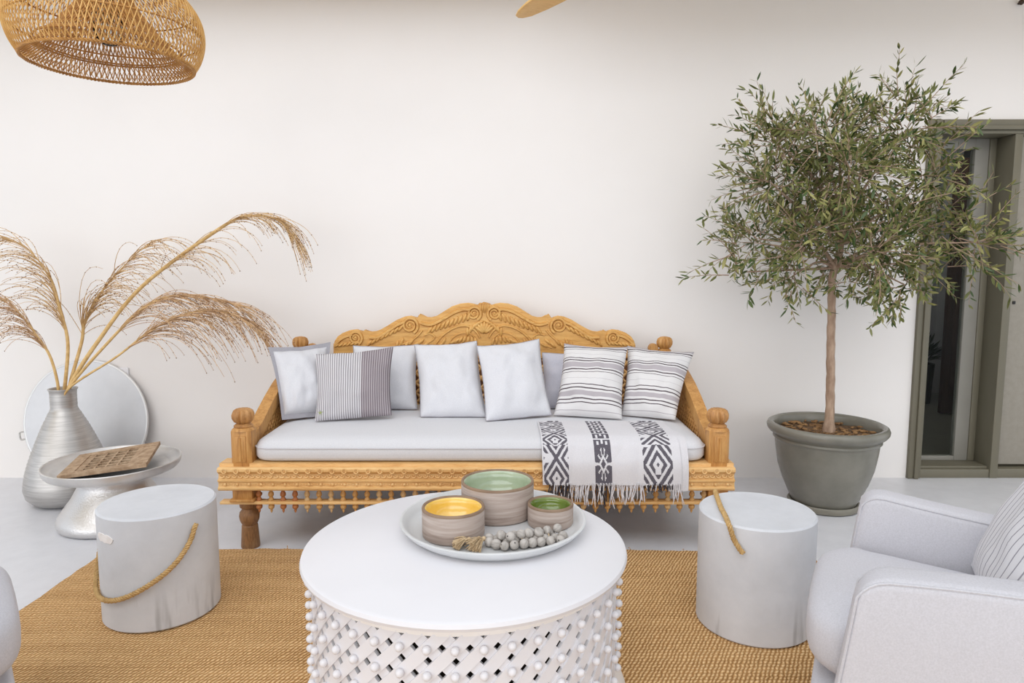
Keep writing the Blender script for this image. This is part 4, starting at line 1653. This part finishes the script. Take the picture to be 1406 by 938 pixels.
P = []
for a, rr in ((-2.985, 0.345), (-2.985, 0.375), (-2.965, 0.384), (-2.89, 0.384), (-2.87, 0.375), (-2.87, 0.345)):
    P.append((-rr * math.cos(a) * -1, rr * math.sin(a), 0.0))
P = smooth_path(P, 4)
tube(b, P, 0.0045, 8)
xform(b, 0, MT_)
# keep the handle on the left, low side
mk('handle', b, M['aluminium'], RT, smooth=70, label='small metal loop handle')

# ------------------------------------------------------------------ dried plumes
plumes = [
    ('dried plume arching up and left, upper one of the left pair', [(-2.345, 3.50, 0.47), (-2.335, 3.52, 0.61), (-2.331, 3.56, 0.833), (-2.361, 3.56, 1.005), (-2.396, 3.56, 1.156), (-2.479, 3.54, 1.306), (-2.600, 3.52, 1.381)], 3, 64, 0.36, 0.010, (-0.55, -0.1), 1),
    ('shorter dried plume arching left, lower one of the left pair', [(-2.350, 3.47, 0.47), (-2.338, 3.47, 0.61), (-2.366, 3.47, 0.763), (-2.410, 3.46, 0.858), (-2.49, 3.45, 0.990), (-2.595, 3.44, 1.083)], 3, 52, 0.30, 0.008, (-0.5, -0.1), 2),
    ('upright dried plume in the middle of the vase, fanning to the right', [(-2.340, 3.53, 0.47), (-2.322, 3.54, 0.61), (-2.284, 3.60, 0.828), (-2.257, 3.60, 0.944), (-2.158, 3.60, 1.098), (-2.015, 3.60, 1.25), (-1.876, 3.60, 1.364)], 3, 70, 0.38, 0.010, (0.5, -0.1), 1),
    ('longest dried plume on a thick stalk, reaching highest to the right', [(-2.330, 3.49, 0.47), (-2.300, 3.50, 0.605), (-2.146, 3.51, 0.837), (-1.900, 3.52, 1.128), (-1.496, 3.52, 1.416), (-1.345, 3.52, 1.482), (-1.200, 3.52, 1.470), (-1.135, 3.52, 1.400)], 4, 70, 0.32, 0.012, (0.35, -0.1), 1),
    ('dried plume under the longest one, drooping right from a thick stalk', [(-2.320, 3.47, 0.47), (-2.288, 3.475, 0.60), (-2.078, 3.49, 0.839), (-1.899, 3.50, 1.008), (-1.745, 3.50, 1.075), (-1.542, 3.50, 1.066), (-1.338, 3.50, 1.010)], 3, 84, 0.40, 0.009, (0.5, -0.1), 2),
    ('lowest right dried plume on a thin stalk, drooping towards the daybed', [(-2.310, 3.46, 0.47), (-2.279, 3.455, 0.60), (-2.010, 3.44, 0.771), (-1.817, 3.44, 0.912), (-1.628, 3.44, 0.994), (-1.428, 3.44, 0.994), (-1.302, 3.44, 0.920)], 3, 84, 0.44, 0.0065, (0.45, -0.1), 2),
]
for label, pts, k0, ns, LL, r0, (gx, gy), mt in plumes:
    t = thing('dried_plume', pts[0], label, 'dried plant', 'dried plumes in the vase')
    full = smooth_path(pts, 8)
    n = len(full)
    b = NB()
    ks = k0 * 8
    tube(b, full, [r0 * (1 - 0.25 * min(1, i / ks)) if i <= ks else max(0.0012, r0 * 0.75 * (1 - (i - ks) / (n - ks)) ** 1.2) for i in range(n)], 8)
    for i in range(6, ks, 7):   # nodes on the stalk
        pass
    mk('stalk', b, M['straw'], t, smooth=70)
    b = NB()
    bs = NB()
    for s in range(int(ns * 1.45)):
        f = random.random() ** 1.15
        idx = int(ks - 6 + f * (n - 2 - ks + 6))
        p = full[idx].copy()
        tan = (full[min(idx + 1, n - 1)] - full[max(idx - 1, 0)]).normalized()
        d = (tan + Vector((random.gauss(0, 0.16), random.gauss(0, 0.3), random.gauss(0.04, 0.15)))).normalized()
        L = LL * random.uniform(0.6, 1.4) * (1.0 - 0.35 * f)
        seg = 10
        st = L / seg
        P = [p]
        for q in range(seg):
            g = 0.06 + 0.34 * (q / seg)
            d = (d + Vector((gx * 0.10, gy * 0.1, -g * 0.9)) * (L / 0.30) ** 0.3 * random.uniform(0.7, 1.3) + Vector((random.gauss(0, 0.03), random.gauss(0, 0.03), 0))).normalized()
            np_ = P[-1] + d * st
            np_.y = min(np_.y, WALL - 0.02)
            P.append(np_)
        tube(b, P, [0.0020 - 0.0010 * i / seg for i in range(seg + 1)], 3, cap=False)
        for q in range(3, seg + 1):
            if random.random() < 0.62:
                c = P[q]
                ball(bs, c + Vector((0, 0, -0.001)), random.uniform(0.0020, 0.0034), 4, 3)
    mk('plume_strands', b, M['strand'] if mt == 1 else M['strand2'], t, kind='stuff', recalc=False)
    mk('seeds', bs, M['seed'], t, kind='stuff', smooth=0, recalc=False)

# ------------------------------------------------------------------ potted olive tree
OX, OY = 1.606, 3.415
b = NB()
lathe(b, [(0, 0.0), (0.155, 0.0), (0.170, 0.006), (0.174, 0.028), (0.168, 0.036), (0.160, 0.034), (0.155, 0.020), (0, 0.018)], (OX, OY, 0), 64)
tag(mk('plant_saucer', b, M['saucer'], smooth=50), 'round olive grey saucer on the floor under the olive tree pot', 'saucer')
b = NB()
lathe(b, [(0, 0.0195), (0.148, 0.0195), (0.155, 0.03), (0.178, 0.08), (0.206, 0.145), (0.228, 0.215), (0.240, 0.290), (0.246, 0.340), (0.250, 0.352), (0.256, 0.356), (0.256, 0.364), (0.252, 0.368), (0.260, 0.380),
          (0.276, 0.388), (0.286, 0.402), (0.288, 0.416), (0.282, 0.430), (0.270, 0.436), (0.256, 0.432), (0.248, 0.420), (0.246, 0.395), (0.240, 0.34), (0.18, 0.3), (0, 0.3)], (OX, OY, 0), 80)
tag(mk('plant_pot', b, M['pot'], smooth=50), 'large glazed olive grey pot holding the olive tree', 'pot')

O = thing('olive_tree', (OX, OY, 0.39), 'olive tree with slim trunk and airy grey-green crown beside the door', 'tree')
b = NB()
N1, N2 = 10, 48
ctr = b.verts.new((OX, OY, 0.395))
prev = None
for i in range(1, N1 + 1):
    r = 0.2435 * i / N1
    ring = [b.verts.new((OX + r * math.cos(2 * PI * j / N2), OY + r * math.sin(2 * PI * j / N2), 0.385 + noise.noise(Vector((r * 20 * math.cos(j), r * 20 * math.sin(j), 3))) * 0.010 + 0.012 * (1 - i / N1))) for j in range(N2)]
    for j in range(N2):
        j2 = (j + 1) % N2
        if prev is None:
            b.faces.new((ctr, ring[j], ring[j2]))
        else:
            b.faces.new((prev[j], ring[j], ring[j2], prev[j2]))
    prev = ring
mk('soil', b, M['soil'], O, smooth=60)
b = NB()
for i in range(150):
    a, r = random.uniform(0, 2 * PI), 0.23 * math.sqrt(random.random())
    st = len(b.verts)
    s = random.uniform(0.006, 0.016)
    ball(b, (0, 0, 0), s, 5, 3, (1.5, 0.8, 0.4))
    xform(b, st, Matrix.Translation((OX + r * math.cos(a), OY + r * math.sin(a), 0.396)) @ Matrix.Rotation(random.uniform(0, 6), 4, 'Z') @ Matrix.Rotation(random.uniform(-0.6, 0.6), 4, 'X'))
mk('bark_mulch', b, M['mulch'], O, kind='stuff', smooth=0)

trunk = smooth_path([(1.612, 3.40, 0.385), (1.608, 3.398, 0.55), (1.600, 3.392, 0.72), (1.590, 3.385, 0.90), (1.583, 3.38, 1.05), (1.575, 3.375, 1.16), (1.600, 3.37, 1.28), (1.610, 3.36, 1.42)], 6)
b = NB()
tube(b, [p + Vector((noise.noise(p * 9) * 0.004, noise.noise(p * 9 + Vector((5, 0, 0))) * 0.004, 0)) for p in trunk],
     [0.0225 - 0.007 * i / len(trunk) + 0.0012 * math.sin(i * 2.1) + (0.010 * max(0, 1 - i / 3)) for i in range(len(trunk))], 14)
mk('trunk', b, M['bark'], O, smooth=70)

# crown: clumps of foliage round the limbs; each clump has its own limb
clumps = [  # centre x, y, z, radius, weight
    (1.25, 3.30, 1.80, 0.23, 1.0), (1.40, 3.20, 1.82, 0.20, 0.8), (1.60, 3.40, 1.83, 0.24, 1.0), (1.84, 3.28, 1.86, 0.21, 1.0), (1.88, 3.40, 1.98, 0.16, 0.5),
    (1.22, 3.28, 1.62, 0.22, 1.0), (1.44, 3.42, 1.62, 0.27, 1.1), (1.50, 3.10, 1.66, 0.24, 0.9), (1.74, 3.40, 1.64, 0.26, 1.0), (1.95, 3.30, 1.66, 0.22, 0.9),
    (1.18, 3.30, 1.36, 0.20, 0.9), (1.36, 3.20, 1.36, 0.22, 1.0), (1.50, 3.48, 1.34, 0.23, 0.7), (1.64, 3.12, 1.30, 0.24, 0.9), (1.84, 3.38, 1.34, 0.25, 1.0),
    (2.02, 3.30, 1.42, 0.22, 1.0), (2.18, 3.22, 1.34, 0.18, 0.7), (1.12, 3.34, 1.20, 0.14, 0.45), (1.86, 3.24, 1.14, 0.16, 0.5), (1.34, 3.28, 1.18, 0.15, 0.5), (1.60, 3.24, 1.16, 0.15, 0.4),
    (2.06, 3.40, 1.24, 0.17, 0.5), (1.70, 3.14, 1.48, 0.18, 0.45),
]
fork = [Vector((1.590, 3.372, 1.22)), Vector((1.605, 3.366, 1.34)), Vector((1.610, 3.36, 1.42))]
limbs = []
for cx_, cy_, cz_, R, w in clumps:
    c = Vector((cx_, cy_, cz_))
    f = fork[0] if cz_ < 1.42 else (fork[1] if cz_ < 1.7 else fork[2])
    mid = (f + c) / 2 + Vector((random.uniform(-0.03, 0.03), random.uniform(-0.03, 0.03), random.uniform(0.0, 0.06)))
    limbs.append((smooth_path([f, mid, c], 6), c, R, w))
# eight main limbs are parts of their own, the rest of the twigs are one part
order = sorted(range(len(limbs)), key=lambda i: -limbs[i][3] * limbs[i][2])
for q in order[:10]:
    P = limbs[q][0]
    b = NB()
    tube(b, P, [0.0115 - 0.0075 * i / (len(P) - 1) for i in range(len(P))], 8)
    mk('branch', b, M['bark'], O, smooth=70)
tw = NB()
for q in order[10:]:
    P = limbs[q][0]
    tube(tw, P, [0.008 - 0.005 * i / (len(P) - 1) for i in range(len(P))], 6)
leaves = []      # (position, direction, side normal, length, shade)


def sprig(p0, d, L, nl, droop=0.25, ll=0.0465):
    d = d.normalized()
    st = L / 8
    P = [p0]
    dd = d.copy()
    for i in range(8):
        dd = (dd + Vector((random.gauss(0, 0.05), random.gauss(0, 0.05), -droop * 0.12 * i / 4))).normalized()
        P.append(P[-1] + dd * st)
    for p in P:
        p.y = min(p.y, WALL - 0.035)
    tube(tw, P, [0.0026 - 0.0017 * i / 8 for i in range(9)], 4, cap=False)
    for i in range(nl):
        t_ = 0.12 + 0.88 * (i // 2 + 0.5 * (i % 2) * 0.2) / max(1, (nl - 1) // 2)
        x_ = min(t_, 1.0) * 8
        k_ = min(int(x_), 7)
        p = P[k_].lerp(P[k_ + 1], min(1.0, x_ - k_))
        tan = (P[k_ + 1] - P[k_]).normalized()
        ref = Vector((random.gauss(0, 1), random.gauss(0, 1), random.gauss(0.4, 1)))
        s = tan.cross(ref).normalized() * (1 if i % 2 else -1)
        ld = (tan * random.uniform(0.55, 0.95) + s * random.uniform(0.5, 0.95)).normalized()
        leaves.append((p, ld, ll * random.uniform(0.65, 1.2), random.random()))


for P, c, R, w in limbs:
    n_tw = int(38 * w * (R / 0.22) ** 2) + 4
    for i in range(n_tw):
        v = Vector((random.gauss(0, 1), random.gauss(0, 1), random.gauss(0, 1))).normalized()
        p0 = c + v * R * random.uniform(0.05, 0.62)
        d = v + Vector((random.gauss(0, 0.35), random.gauss(0, 0.35), random.uniform(-0.2, 0.55)))
        sprig(p0, d, random.uniform(0.12, 0.24), random.choice((12, 14, 16, 18)))
# stray sprigs that give the outline
for p0, p1, nl in (((1.20, 3.3, 1.86), (1.17, 3.3, 2.09), 12), ((1.56, 3.32, 1.92), (1.60, 3.32, 2.09), 12), ((1.86, 3.32, 1.94), (1.885, 3.32, 2.16), 14), ((1.84, 3.3, 1.92), (2.04, 3.26, 1.975), 16),
                   ((1.06, 3.32, 1.28), (0.85, 3.34, 1.215), 14), ((1.14, 3.3, 1.66), (1.01, 3.3, 1.69), 12), ((2.1, 3.24, 1.36), (2.42, 3.14, 1.235), 22), ((2.1, 3.26, 1.42), (2.22, 3.2, 1.66), 14),
                   ((2.12, 3.2, 1.30), (2.26, 3.12, 1.08), 18), ((2.06, 3.22, 1.32), (2.30, 3.10, 1.16), 18), ((1.80, 3.26, 1.12), (1.83, 3.24, 0.965), 18), ((1.76, 3.22, 1.16), (1.70, 3.2, 1.04), 12), ((1.20, 3.3, 1.2), (1.14, 3.3, 1.06), 14),
                   ((1.50, 3.3, 1.20), (1.44, 3.3, 1.07), 10), ((1.34, 3.26, 1.2), (1.36, 3.26, 1.06), 12), ((2.0, 3.26, 1.5), (2.22, 3.18, 1.42), 18), ((1.98, 3.3, 1.78), (2.14, 3.24, 1.86), 14),
                   ((1.14, 3.3, 1.44), (0.98, 3.3, 1.40), 14), ((2.16, 3.2, 1.34), (2.36, 3.1, 1.40), 16)):
    a, e = Vector(p0), Vector(p1)
    sprig(a, e - a, (e - a).length, nl, 0.12, 0.058)
mk('twigs', tw, M['bark'], O, smooth=70, kind='stuff', recalc=False)


def leaf_geo(b, p, d, L, mi=0, up=None):
    up = up or Vector((random.gauss(0, 0.6), random.gauss(0, 0.6) - 0.4, 1.0))
    s = d.cross(up)
    if s.length < 1e-4:
        s = Vector((1, 0, 0))
    s = s.normalized() * L * 0.125
    nrm = s.cross(d).normalized()
    bend = nrm * L * random.uniform(-0.10, 0.10)
    v = [b.verts.new(p), b.verts.new(p + d * L * 0.35 + s), b.verts.new(p + d * L * 0.72 + s * 0.8 + bend * 0.5), b.verts.new(p + d * L + bend),
         b.verts.new(p + d * L * 0.72 - s * 0.8 + bend * 0.5), b.verts.new(p + d * L * 0.35 - s), b.verts.new(p + d * L * 0.5 + nrm * L * 0.03 + bend * 0.3)]
    for q in ((0, 1, 6), (1, 2, 6), (2, 3, 6), (3, 4, 6), (4, 5, 6), (5, 0, 6)):
        fc = b.faces.new([v[i] for i in q])
        fc.material_index = mi


def shade_of(x):
    return 0 if x < 0.5 else (1 if x < 0.76 else 2)


# the 280 leaves nearest the viewer are parts, the others one mass
leaves.sort(key=lambda q: q[0].y)
LM = [M['leaf_a'], M['leaf_b'], M['leaf_c']]
src = []
for mi in range(3):
    for var in range(2):
        b = NB()
        leaf_geo(b, Vector((0, 0, 0)), Vector((1, 0, 0)), 0.05, 0, Vector((0, 0.3 * var, 1)))
        src.append(mk('leaf', b, LM[mi], O, smooth=60, recalc=False, origin=(0, 0, 0)))
NEAR = 280
for i, (p, d, L, sh) in enumerate(leaves[:NEAR]):
    s0 = src[shade_of(sh) * 2 + i % 2]
    q = d.to_track_quat('X', 'Z') @ Matrix.Rotation(random.uniform(-0.9, 0.9), 4, 'X').to_quaternion()
    o = inst(s0, 'leaf', O, p)
    o.rotation_mode = 'QUATERNION'
    o.rotation_quaternion = q
    o.scale = (L / 0.05,) * 3
for s0 in src:
    bpy.data.objects.remove(s0)
b = NB()
for p, d, L, sh in leaves[NEAR:]:
    leaf_geo(b, p, d, L, shade_of(sh))
mk('foliage', b, LM, O, smooth=60, recalc=False, kind='stuff')

# ------------------------------------------------------------------ rattan pendant
LX, LY, LZ = -1.407, 2.484, 1.934
PD = thing('pendant_lamp', (LX, LY, LZ), 'woven golden rattan dome pendant lamp hanging from the ceiling', 'lamp')
prof = [(0.268, 0.0), (0.288, 0.035), (0.301, 0.075), (0.305, 0.115), (0.298, 0.160), (0.275, 0.205), (0.235, 0.248), (0.180, 0.280), (0.120, 0.300), (0.060, 0.308)]
PR = smooth_path([(r, 0, z) for r, z in prof], 3)
b = NB()
ns = 104
for fam in (-1, 1):
    for i in range(ns):
        a0 = 2 * PI * i / ns
        P = []
        for j, q in enumerate(PR):
            a = a0 + fam * 0.40 * j / (len(PR) - 1)
            r = q.x + 0.002 * fam
            P.append((LX + r * math.cos(a), LY + r * math.sin(a), LZ + q.z))
        tube(b, P, 0.0018, 4, cap=False)
mk('woven_shade', b, M['rattan'], PD, kind='stuff', recalc=False)
b = NB()   # denser patches of near-upright canes inside, as an inner cone
for fam in (-1, 1):
    for i in range(88):
        a0 = 2 * PI * i / 88
        P = []
        for j in range(8):
            f = j / 7
            a = a0 + fam * 0.35 * f
            r = 0.262 - 0.19 * f ** 0.8
            P.append((LX + r * math.cos(a), LY + r * math.sin(a), LZ + 0.006 + 0.215 * f))
        tube(b, P, 0.0021, 4, cap=False)
mk('inner_cone', b, M['rattan_dark'], PD, kind='stuff', recalc=False)
b = NB()
ringp = [Vector((LX + 0.266 * math.cos(2 * PI * i / 260), LY + 0.266 * math.sin(2 * PI * i / 260), LZ - 0.002)) for i in range(261)]
twisted(b, ringp, 0.0036, 0.0034, 2, 0.024, 5)
mk('rim', b, M['rattan_dark'], PD, smooth=60)
for r, z in ((0.228, 0.050), (0.222, 0.056), (0.303, 0.105), (0.278, 0.200), (0.180, 0.281)):
    b = NB()
    tube(b, [(LX + r * math.cos(2 * PI * i / 64), LY + r * math.sin(2 * PI * i / 64), LZ + z) for i in range(64)], 0.0032, 6, closed=True)
    mk('hoop', b, M['rattan_dark'], PD, smooth=70)
b = NB()
lathe(b, [(0, 0.215), (0.022, 0.215), (0.024, 0.25), (0.022, 0.30), (0.012, 0.312), (0, 0.312)], (LX, LY, LZ), 20)
mk('socket', b, M['black'], PD)
b = NB()
lathe(b, [(0.014, 0.216), (0.018, 0.205), (0.034, 0.175), (0.047, 0.135), (0.048, 0.105), (0.040, 0.078), (0.022, 0.062), (0, 0.058)], (LX, LY, LZ), 24)
mk('bulb', b, M['glass'], PD, smooth=70, label='unlit clear glass bulb')
b = NB()
tube(b, [(LX, LY, LZ + 0.31), (LX, LY, 2.728)], 0.004, 8)
mk('cord', b, M['black'], PD)
b = NB()
lathe(b, [(0, 2.72), (0.045, 2.72), (0.05, 2.73), (0.05, 2.7495), (0, 2.7495)], (LX, LY, 0), 24)
mk('ceiling_rose', b, M['black'], PD)

# ------------------------------------------------------------------ ceiling fan
HX, HY, HZ = 0.385, 2.55, 2.30
FN = thing('ceiling_fan', (HX, HY, HZ), 'ceiling fan with pale golden wooden blades, one tip in view', 'fan')
b = NB()
lathe(b, [(0, -0.03), (0.05, -0.03), (0.075, -0.01), (0.08, 0.03), (0.07, 0.09), (0.03, 0.11), (0, 0.11)], (HX, HY, HZ), 32)
mk('hub', b, M['black'], FN, smooth=50)
b = NB()
tube(b, [(HX, HY, HZ + 0.10), (HX, HY, 2.7495)], 0.012, 10)
mk('rod', b, M['black'], FN)
for kx in range(3):
    ang = math.atan2(0.53, -0.352) + kx * 2 * PI / 3
    b = NB()
    up_ = [(0.07, 0.022), (0.14, 0.030), (0.26, 0.050), (0.40, 0.056), (0.52, 0.048), (0.60, 0.034), (0.64, 0.018)]
    dn = [(0.645, 0.0), (0.63, -0.014), (0.58, -0.026), (0.48, -0.034), (0.36, -0.038), (0.22, -0.034), (0.07, -0.022)]
    prism(b, up_ + dn, 'z', -0.005, 0.005, 0.003)
    xform(b, 0, Matrix.Translation((HX, HY, HZ)) @ Matrix.Rotation(ang, 4, 'Z') @ Matrix.Rotation(math.radians(12), 4, 'X'))
    mk('blade', b, M['fan_wood'], FN, smooth=35)


# ------------------------------------------------------------------ armchairs
def armchair(cx, cy, face_deg, mirror, label):
    """local frame: +x to the far arm, +y forward; origin on the floor under the middle of the arm fronts"""
    t = thing('armchair', (cx, cy, 0.0125), label, 'armchair', 'slipcovered armchairs')
    fd = math.radians(face_deg)
    Fv = Vector((math.cos(fd), math.sin(fd), 0))
    Rv = Vector((Fv.y, -Fv.x, 0))
    R4 = Matrix(((Rv.x * mirror, Fv.x, 0, cx), (Rv.y * mirror, Fv.y, 0, cy), (0, 0, 1, 0), (0, 0, 0, 1)))
    z0 = 0.0135

    def done(b, name, m=M['slipcover'], par=None, sm=50, lab=None):
        xform(b, 0, R4)
        return mk(name, b, m, par or t, smooth=sm, label=lab)
    hw, th = 0.350, 0.092

    def bend(d):
        d = min(d, 0.6)
        return 0.40 * (d - d * d / 1.2)

    def ztop(d):
        r = 0.055
        base = 0.600 - 0.03 * d
        return base - r + math.sqrt(max(0, r * r - (r - d) ** 2)) if d < r else base

    def lean(z, d):
        return 0.13 * (0.6 - z) * max(0.0, 1 - d / 0.4)
    for s in (-1, 1):
        b = NB()
        secs = []
        for d, ins in ((0.0, 0.016), (0.004, 0.006), (0.012, 0.0), (0.022, 0), (0.034, 0), (0.055, 0), (0.10, 0), (0.16, 0), (0.22, 0), (0.3, 0), (0.4, 0), (0.5, 0), (0.6, 0), (0.69, 0), (0.70, 0.01)):
            zt = ztop(d) - ins * 0.3
            w2 = th / 2 - ins
            rc = min(0.022, w2 * 0.6)
            xc = s * (hw - th / 2 - bend(d))
            pts = [(-w2, z0), (-w2, 0.15), (-w2, 0.3), (-w2, 0.45)]
            for q in range(5):
                a = PI - q / 4 * PI / 2
                pts.append((-w2 + rc + rc * math.cos(a), zt - rc + rc * math.sin(a)))
            for q in range(5):
                a = PI / 2 - q / 4 * PI / 2
                pts.append((w2 - rc + rc * math.cos(a), zt - rc + rc * math.sin(a)))
            pts += [(w2, 0.45), (w2, 0.3), (w2, 0.15), (w2, z0)]
            secs.append([b.verts.new((xc + x, -d + lean(z, d), z)) for x, z in pts])
        for A, B in zip(secs, secs[1:]):
            for i in range(len(A)):
                j = (i + 1) % len(A)
                b.faces.new((A[i], A[j], B[j], B[i]))
        b.faces.new(secs[0])
        b.faces.new(secs[-1][::-1])
        am = done(b, 'arm', sm=60)
        for e in (-1, 1):
            b = NB()
            P = [(s * (hw - th / 2) + e * (th / 2 - 0.004), lean(z, 0.0) - 0.004, z) for z in (0.05, 0.15, 0.25, 0.35, 0.45, 0.52)]
            for d in (0.004, 0.012, 0.022, 0.036, 0.055, 0.10, 0.16, 0.22, 0.3, 0.4, 0.5, 0.6, 0.69):
                z = ztop(d) - 0.007
                P.append((s * (hw - th / 2 - bend(d)) + e * (th / 2 - 0.0045), -d + lean(z, d), z))
            tube(b, P, 0.0030, 6)
            done(b, 'piping', M['piping'], am)
    b = NB()
    prism(b, [(-0.25, 0.085), (0.25, 0.085), (0.165, -0.25), (0.14, -0.62), (-0.14, -0.62), (-0.165, -0.25)], 'z', z0, 0.29, 0.015, 3)
    done(b, 'base_skirt')
    b = NB()
    superbox(b, (0, -0.222, 0.378), (0.268, 0.330, 0.088), 0.42, 48, 24)
    b.verts.ensure_lookup_table()
    for v in b.verts:
        # the part between the arms is narrower; the front bulges out past them
        k_ = 1.0 if v.co.y > 0.0 else 0.92
        if v.co.y < -0.02:
            k_ = max(0.52, 0.90 - bend(-v.co.y) / 0.27)
        v.co.x *= k_
        v.co.z += 0.012 * (1 - (v.co.x / 0.27) ** 2) * (1 if v.co.z > 0.38 else 0)
    done(b, 'seat_cushion', sm=70)
    b = NB()
    prism(b, [(-0.56, 0.30), (-0.54, 0.46), (-0.60, 0.80), (-0.64, 0.83), (-0.69, 0.82), (-0.72, 0.70), (-0.70, z0), (-0.60, z0)], 'x', -0.215, 0.215, 0.025, 4)
    done(b, 'backrest')
    return t, R4


t, R4 = armchair(0.858, 1.618, 152.2, 1, 'pale grey linen slipcovered armchair on the right, striped pillow on its seat')
armchair(-1.312, 1.545, 40.0, -1, 'pale grey slipcovered armchair at left edge, only its front corner in view')
pillow('pillow', [tuple(R4 @ Vector(c)) for c in ((-0.16, -0.27, 0.472), (0.17, -0.25, 0.472), (0.18, -0.42, 0.815), (-0.16, -0.44, 0.815))], 0.055, M['thin_lines'],
       'white pillow with thin grey lines leaning in the right armchair', pinch=0.03, seedv=11)
